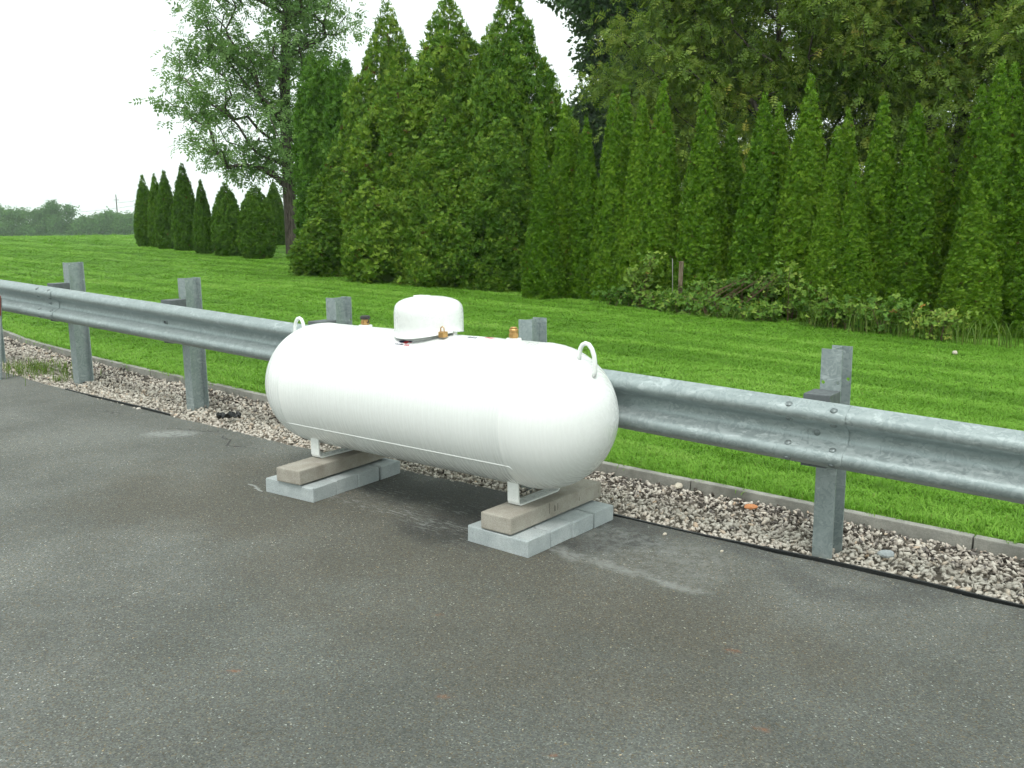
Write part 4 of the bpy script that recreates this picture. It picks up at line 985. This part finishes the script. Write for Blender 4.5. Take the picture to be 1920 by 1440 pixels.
# ------------------------------------------------------------------ brambles and weeds at the foot of the hedge
TRI = []
def tri_leaf():
    V, F = [], []
    for a, L in ((-1.05, 0.75), (0.0, 1.0), (1.05, 0.75)):
        s, c = math.sin(a), math.cos(a); o = len(V); w = 0.36*L; b = 0.15
        V += [(s*b, 0, c*b), (s*(b+L*0.3)+c*w, 0.10*L, c*(b+L*0.3)-s*w), (s*(b+L*0.72)+c*w*0.66, 0.05*L, c*(b+L*0.72)-s*w*0.66), (s*(b+L), -0.12*L, c*(b+L)), (s*(b+L*0.72)-c*w*0.66, 0.05*L, c*(b+L*0.72)+s*w*0.66), (s*(b+L*0.3)-c*w, 0.10*L, c*(b+L*0.3)+s*w)]
        F += [(o, o+1, o+2), (o, o+2, o+3), (o, o+3, o+4), (o, o+4, o+5)]
    return np.array(V), np.array(F)
TRI = tri_leaf()
def bramble(seed, w, h, canes, per, lsize, mat):
    r = np.random.default_rng(seed); bm = bmesh.new(); P, D = [], []
    for c in range(canes):
        a = r.uniform(0, 6.28); ln = h*r.uniform(0.7, 1.25); b = np.array([r.normal(0, w*0.22), r.normal(0, w*0.12), 0]); rch = w*r.uniform(0.15, 0.6)
        pts = []
        for q in range(8):
            f = q/7; pts.append(b+np.array([math.cos(a)*rch*f**1.3, math.sin(a)*rch*0.7*f**1.3, ln*(1.25*f-0.62*f**2.4)])+r.normal(size=3)*0.012*f)
        tube_bm([tuple(p) for p in pts], [0.006*(1-0.7*q/7) for q in range(8)], 4, bm=bm)
        for k in range(per):
            f = r.uniform(0.12, 1.0)*7; i = min(6, int(f)); p = pts[i]+(pts[i+1]-pts[i])*(f-i)
            P.append(p+r.normal(size=3)*np.array([0.075, 0.075, 0.05])); D.append(np.array([math.cos(a), math.sin(a), 0.15])*0.5+r.normal(size=3)*0.6)
    P = np.array(P); P[:, 2] = np.maximum(P[:, 2], 0.02); D = np.array(D); n = len(P)
    hint = np.array([0.15, -0.55, 1.0])+0.55*r.normal(size=(n, 3)); X, Y, Z = frames(D, hint)
    V, F = scatter(TRI[0], TRI[1], P, X, -Y, Z, lsize*(0.6+0.7*r.random(n)))
    tone = np.clip(r.normal(0.47, 0.1)+r.normal(0, 0.2, n), 0, 0.84); tone[r.random(n) < 0.003] = 1.0
    return bm_mesh('canes', bm, M['cane']), np_mesh('leaves', V, F, mat, np.repeat(tone, len(TRI[0])))
def bramble_at(i, x, y, w, h, label, canes=9, per=17, lsize=0.072, mat='bramble'):
    c, l = bramble(700+i, w, h, canes, per, lsize, M[mat]); o = empty('bramble_bush', (x, y, gz(x, y))); tag(o, label, 'bush', 'brambles at the foot of the hedge')
    link('canes', c, o); link('leaves', l, o)
BR = [(-7.35, 10.25, 0.55, 0.40, 'low spreading bramble at the left end of the thicket'), (-7.0, 10.3, 0.5, 1.05, 'tall bramble shoot left of the wooden stake'),
      (-6.55, 10.0, 0.6, 0.42, 'low bramble left of the wooden stake, at the lawn edge'), (-6.0, 9.95, 0.6, 0.48, 'dense bramble at the foot of the wooden stake'),
      (-5.6, 10.2, 0.6, 0.80, 'arching bramble right of the wooden stake'), (-5.3, 9.8, 0.7, 0.45, 'low bramble with yellowed leaves at the lawn edge'),
      (-4.95, 10.15, 0.6, 0.85, 'high leafy bramble mound in the middle of the thicket'), (-4.55, 9.7, 0.6, 0.36, 'pale-leaved low bramble in the middle, at the lawn edge'),
      (-4.3, 10.05, 0.9, 1.0, 'tallest draping bramble mound of the thicket'), (-3.7, 9.75, 0.6, 0.80, 'bramble draping right of the dark hollow'),
      (-3.35, 9.45, 0.6, 0.40, 'low bramble right of centre of the thicket'), (-2.95, 9.4, 0.6, 0.60, 'bramble beside the tall grass tufts'),
      (-2.4, 9.3, 0.5, 0.68, 'leafy bramble between two tall grass tufts'), (-1.75, 9.05, 0.42, 0.55, 'dark-leaved bramble at the right end of the thicket')]
for i, (x, y, w, h, lab) in enumerate(BR): bramble_at(i, x, y, w*1.15, h*(1.15 if h > 0.8 else 0.95), lab, 13, 21, 0.064)
# dead canes lying across the thicket
bm = bmesh.new(); r_ = np.random.default_rng(5)
for k in range(14):
    p = np.array([-5.0+r_.normal()*0.25, 9.95+r_.normal()*0.1, 0.35+0.25*r_.random()]); d = np.array([1.0, 0.2, 0.75])*(0.5+0.3*r_.random())+r_.normal(size=3)*0.08
    tube_bm([tuple(p-d*0.5), tuple(p+r_.normal(size=3)*0.03), tuple(p+d*0.5)], [0.007, 0.006, 0.003], 4, bm=bm)
dc = link('dead_canes', bm_mesh('dead_canes', bm, M['cane'])); tag(dc, 'brown bundle of dead canes lying across the brambles', 'canes')
# tall grass tufts
def blades(seed, n, h, spread, width, lean=0.5):
    r = np.random.default_rng(seed); V, F, T = [], [], []
    for k in range(n):
        a = r.uniform(0, 6.28); b = np.array([r.normal()*spread, r.normal()*spread*0.6, 0]); L = h*r.uniform(0.55, 1.15); ln = L*lean*r.uniform(0.2, 1.2); s = np.array([-math.sin(a), math.cos(a), 0])*width*r.uniform(0.6, 1.2)
        d = np.array([math.cos(a), math.sin(a), 0]); o = len(V)
        for f, wf in ((0, 0.8), (0.4, 1.0), (0.75, 0.6)):
            p = b+d*ln*f**2+np.array([0, 0, L*(f-0.25*f*f*lean)]); V += [p-s*wf, p+s*wf]
        V.append(b+d*ln*1.05+np.array([0, 0, L*(1-0.33*lean)])); F += [(o, o+1, o+3), (o, o+3, o+2), (o+2, o+3, o+5), (o+2, o+5, o+4), (o+4, o+5, o+6)]; T += [np.clip(r.normal(0.5, 0.2), 0, 1)]*7
    return np.array(V), np.array(F), np.array(T)
for i, (x, y, h, n, lab) in enumerate([(-3.55, 9.4, 0.55, 60, 'tall grass tuft below the dark hollow in the thicket'), (-2.75, 9.25, 0.6, 90, 'tall grass tuft between brambles, right of centre'), (-2.05, 9.05, 0.55, 80, 'tall grass tuft beside the dark-leaved bramble'),
                                      (-1.35, 8.95, 0.5, 60, 'arching grass tuft at the right end of the thicket'), (-0.85, 8.95, 0.45, 50, 'sparse grass tuft at the right edge of the lawn'), (-4.9, 9.6, 0.3, 50, 'short grass tuft at the foot of the yellowed bramble')]):
    V, F, T = blades(800+i, n, h, 0.17, 0.006, 0.7)
    tag(link('grass_tuft', np_mesh('grass_tuft', V, F, M['weed'], T), None, (x, y, gz(x, y))), lab, 'grass tuft', 'tall grass tufts')
# wooden stake and thin rod in the thicket
sk = link('wooden_stake', bm_mesh('wooden_stake', box_bm(-0.035, 0.035, -0.03, 0.03, -0.2, 0.88, 0.006), M['stake']), None, (-6.10, 10.0, gz(-6.1, 10.0)), (0.02, 0.03, 0.3)); tag(sk, 'weathered wooden stake standing in the brambles', 'stake')
rd = link('metal_rod', bm_mesh('metal_rod', tube_bm([(0, 0, -0.2), (0.0, 0, 0.5), (-0.01, 0, 0.92)], 0.006, 6), m_plain('pale_metal', (0.30, 0.29, 0.26), 0.6), True), None, (-6.22, 9.97, gz(-6.22, 9.97))); tag(rd, 'thin pale rod beside the wooden stake', 'rod')
rd = link('metal_rod', bm_mesh('metal_rod', tube_bm([(0, 0, -0.2), (0.02, 0, 0.5), (0.0, 0, 0.95)], 0.008, 6), M['cane'], True), None, (-3.75, 9.95, gz(-3.75, 9.95))); tag(rd, 'thin dry stalk sticking out of the tallest brambles', 'stalk')
# weed patch in the gravel at the left edge
V, F, T = blades(850, 420, 0.16, 0.30, 0.0035, 0.9)
tag(link('weed_patch', np_mesh('weed_patch', V, F, M['weed'], T), None, (-8.35, 0.10, float(plane(-8.35, 0.1))-0.01)), 'straggly green weed patch growing in the gravel at the left', 'weeds', None, 'stuff')
V, F, T = blades(851, 60, 0.09, 0.06, 0.003, 0.9)
tag(link('weed_patch', np_mesh('weed_patch', V, F, M['weed'], T), None, (-7.62, 0.0, float(plane(-7.62, 0.0))-0.01)), 'small weed sprig in the pale gravel near the left post', 'weeds', None, 'stuff')

# ------------------------------------------------------------------ grass on the lawn (instanced tufts)
tufts = bpy.data.collections.new('grass_tuft_shapes')
for k in range(7):
    V, F, T = blades(900+k, 24, 0.046, 0.030, 0.0020, 1.0)
    V[:, 1] *= 1.0/0.75; tufts.objects.link(bpy.data.objects.new('tuft_shape', np_mesh('tuft_shape', V, F, M['grass'], np.clip(T+0.02, 0, 1))))
def grass_points():
    r = np.random.default_rng(77); out = []
    for d0, d1, dens, s, sz in ((3.5, 8.5, 620, 1.0, 1.0), (8.5, 13, 300, 1.35, 1.0), (13, 22, 120, 2.0, 0.95), (22, 40, 42, 3.2, 0.85), (40, 62, 14, 5.0, 0.9)):
        W = 0.62*d1+1.5; n = int((d1-d0)*2*W*dens); D = r.uniform(d0, d1, n); L = r.uniform(-W, W, n)
        k = np.abs(L) < 0.58*D+1.6; D, L = D[k], L[k]
        fx, fy = math.sin(yaw), math.cos(yaw); x = CAM[0]+fx*D+fy*L; y = CAM[1]+fy*D-fx*L
        o = y-yk(x); k = (o > 0.062) & ((x < -17.5) | (y < 13.0)); x, y, o = x[k], y[k], o[k]; m = len(x)
        hz = sz*(0.75+0.5*r.random(m))*(1+0.75*np.clip(1-(o-0.05)/0.35, 0, 1)*r.random(m)); ss = s*(0.8+0.4*r.random(m))
        out.append(np.stack([x, y, lawn_z(x, y)-0.004, ss, hz, r.uniform(0, 6.28, m), r.normal(0, 0.12, m)], -1))
    return np.concatenate(out)
GP = grass_points()
gme = bpy.data.meshes.new('grass'); gme.vertices.add(len(GP)); gme.vertices.foreach_set('co', np.ascontiguousarray(GP[:, :3], np.float32).ravel())
a = gme.attributes.new('tuft_scale', 'FLOAT_VECTOR', 'POINT'); a.data.foreach_set('vector', np.ascontiguousarray(GP[:, [3, 3, 4]], np.float32).ravel())
a = gme.attributes.new('tuft_rot', 'FLOAT_VECTOR', 'POINT'); a.data.foreach_set('vector', np.ascontiguousarray(np.stack([GP[:, 6], GP[:, 6]*0.5, GP[:, 5]], -1), np.float32).ravel())
go = link('grass', gme); tag(go, 'short mown grass blades covering the lawn', 'grass', None, 'stuff')
ng = bpy.data.node_groups.new('grass_scatter', 'GeometryNodeTree')
ng.interface.new_socket('Geometry', in_out='INPUT', socket_type='NodeSocketGeometry'); ng.interface.new_socket('Geometry', in_out='OUTPUT', socket_type='NodeSocketGeometry')
gi, gout = ng.nodes.new('NodeGroupInput'), ng.nodes.new('NodeGroupOutput')
ci = ng.nodes.new('GeometryNodeCollectionInfo'); ci.inputs['Collection'].default_value = tufts; ci.inputs['Separate Children'].default_value = True; ci.inputs['Reset Children'].default_value = True
ip = ng.nodes.new('GeometryNodeInstanceOnPoints'); ip.inputs['Pick Instance'].default_value = True
a1 = ng.nodes.new('GeometryNodeInputNamedAttribute'); a1.data_type = 'FLOAT_VECTOR'; a1.inputs['Name'].default_value = 'tuft_scale'
a2 = ng.nodes.new('GeometryNodeInputNamedAttribute'); a2.data_type = 'FLOAT_VECTOR'; a2.inputs['Name'].default_value = 'tuft_rot'
e2r = ng.nodes.new('FunctionNodeEulerToRotation')
L_ = ng.links
L_.new(gi.outputs[0], ip.inputs['Points']); L_.new(ci.outputs[0], ip.inputs['Instance']); L_.new(a1.outputs[0], ip.inputs['Scale'])
L_.new(a2.outputs[0], e2r.inputs[0]); L_.new(e2r.outputs[0], ip.inputs['Rotation']); L_.new(ip.outputs[0], gout.inputs[0])
gm = go.modifiers.new('grass_scatter', 'NODES'); gm.node_group = ng

# ------------------------------------------------------------------ light summer haze
hz = link('haze', bm_mesh('haze', box_bm(-640, 640, -640, 640, -8.0, 22.0), None)); tag(hz, 'thin pale summer haze over the whole place', 'haze', None, 'stuff')
hm = bpy.data.materials.new('haze_air'); hm.use_nodes = True; hm.node_tree.nodes.clear()
ho = hm.node_tree.nodes.new('ShaderNodeOutputMaterial'); hv = hm.node_tree.nodes.new('ShaderNodeVolumePrincipled')
hv.inputs['Color'].default_value = (0.90, 0.97, 0.98, 1); hv.inputs['Density'].default_value = 0.00034; hv.inputs['Anisotropy'].default_value = 0.2
hm.node_tree.links.new(hv.outputs[0], ho.inputs['Volume']); hz.data.materials.append(hm)
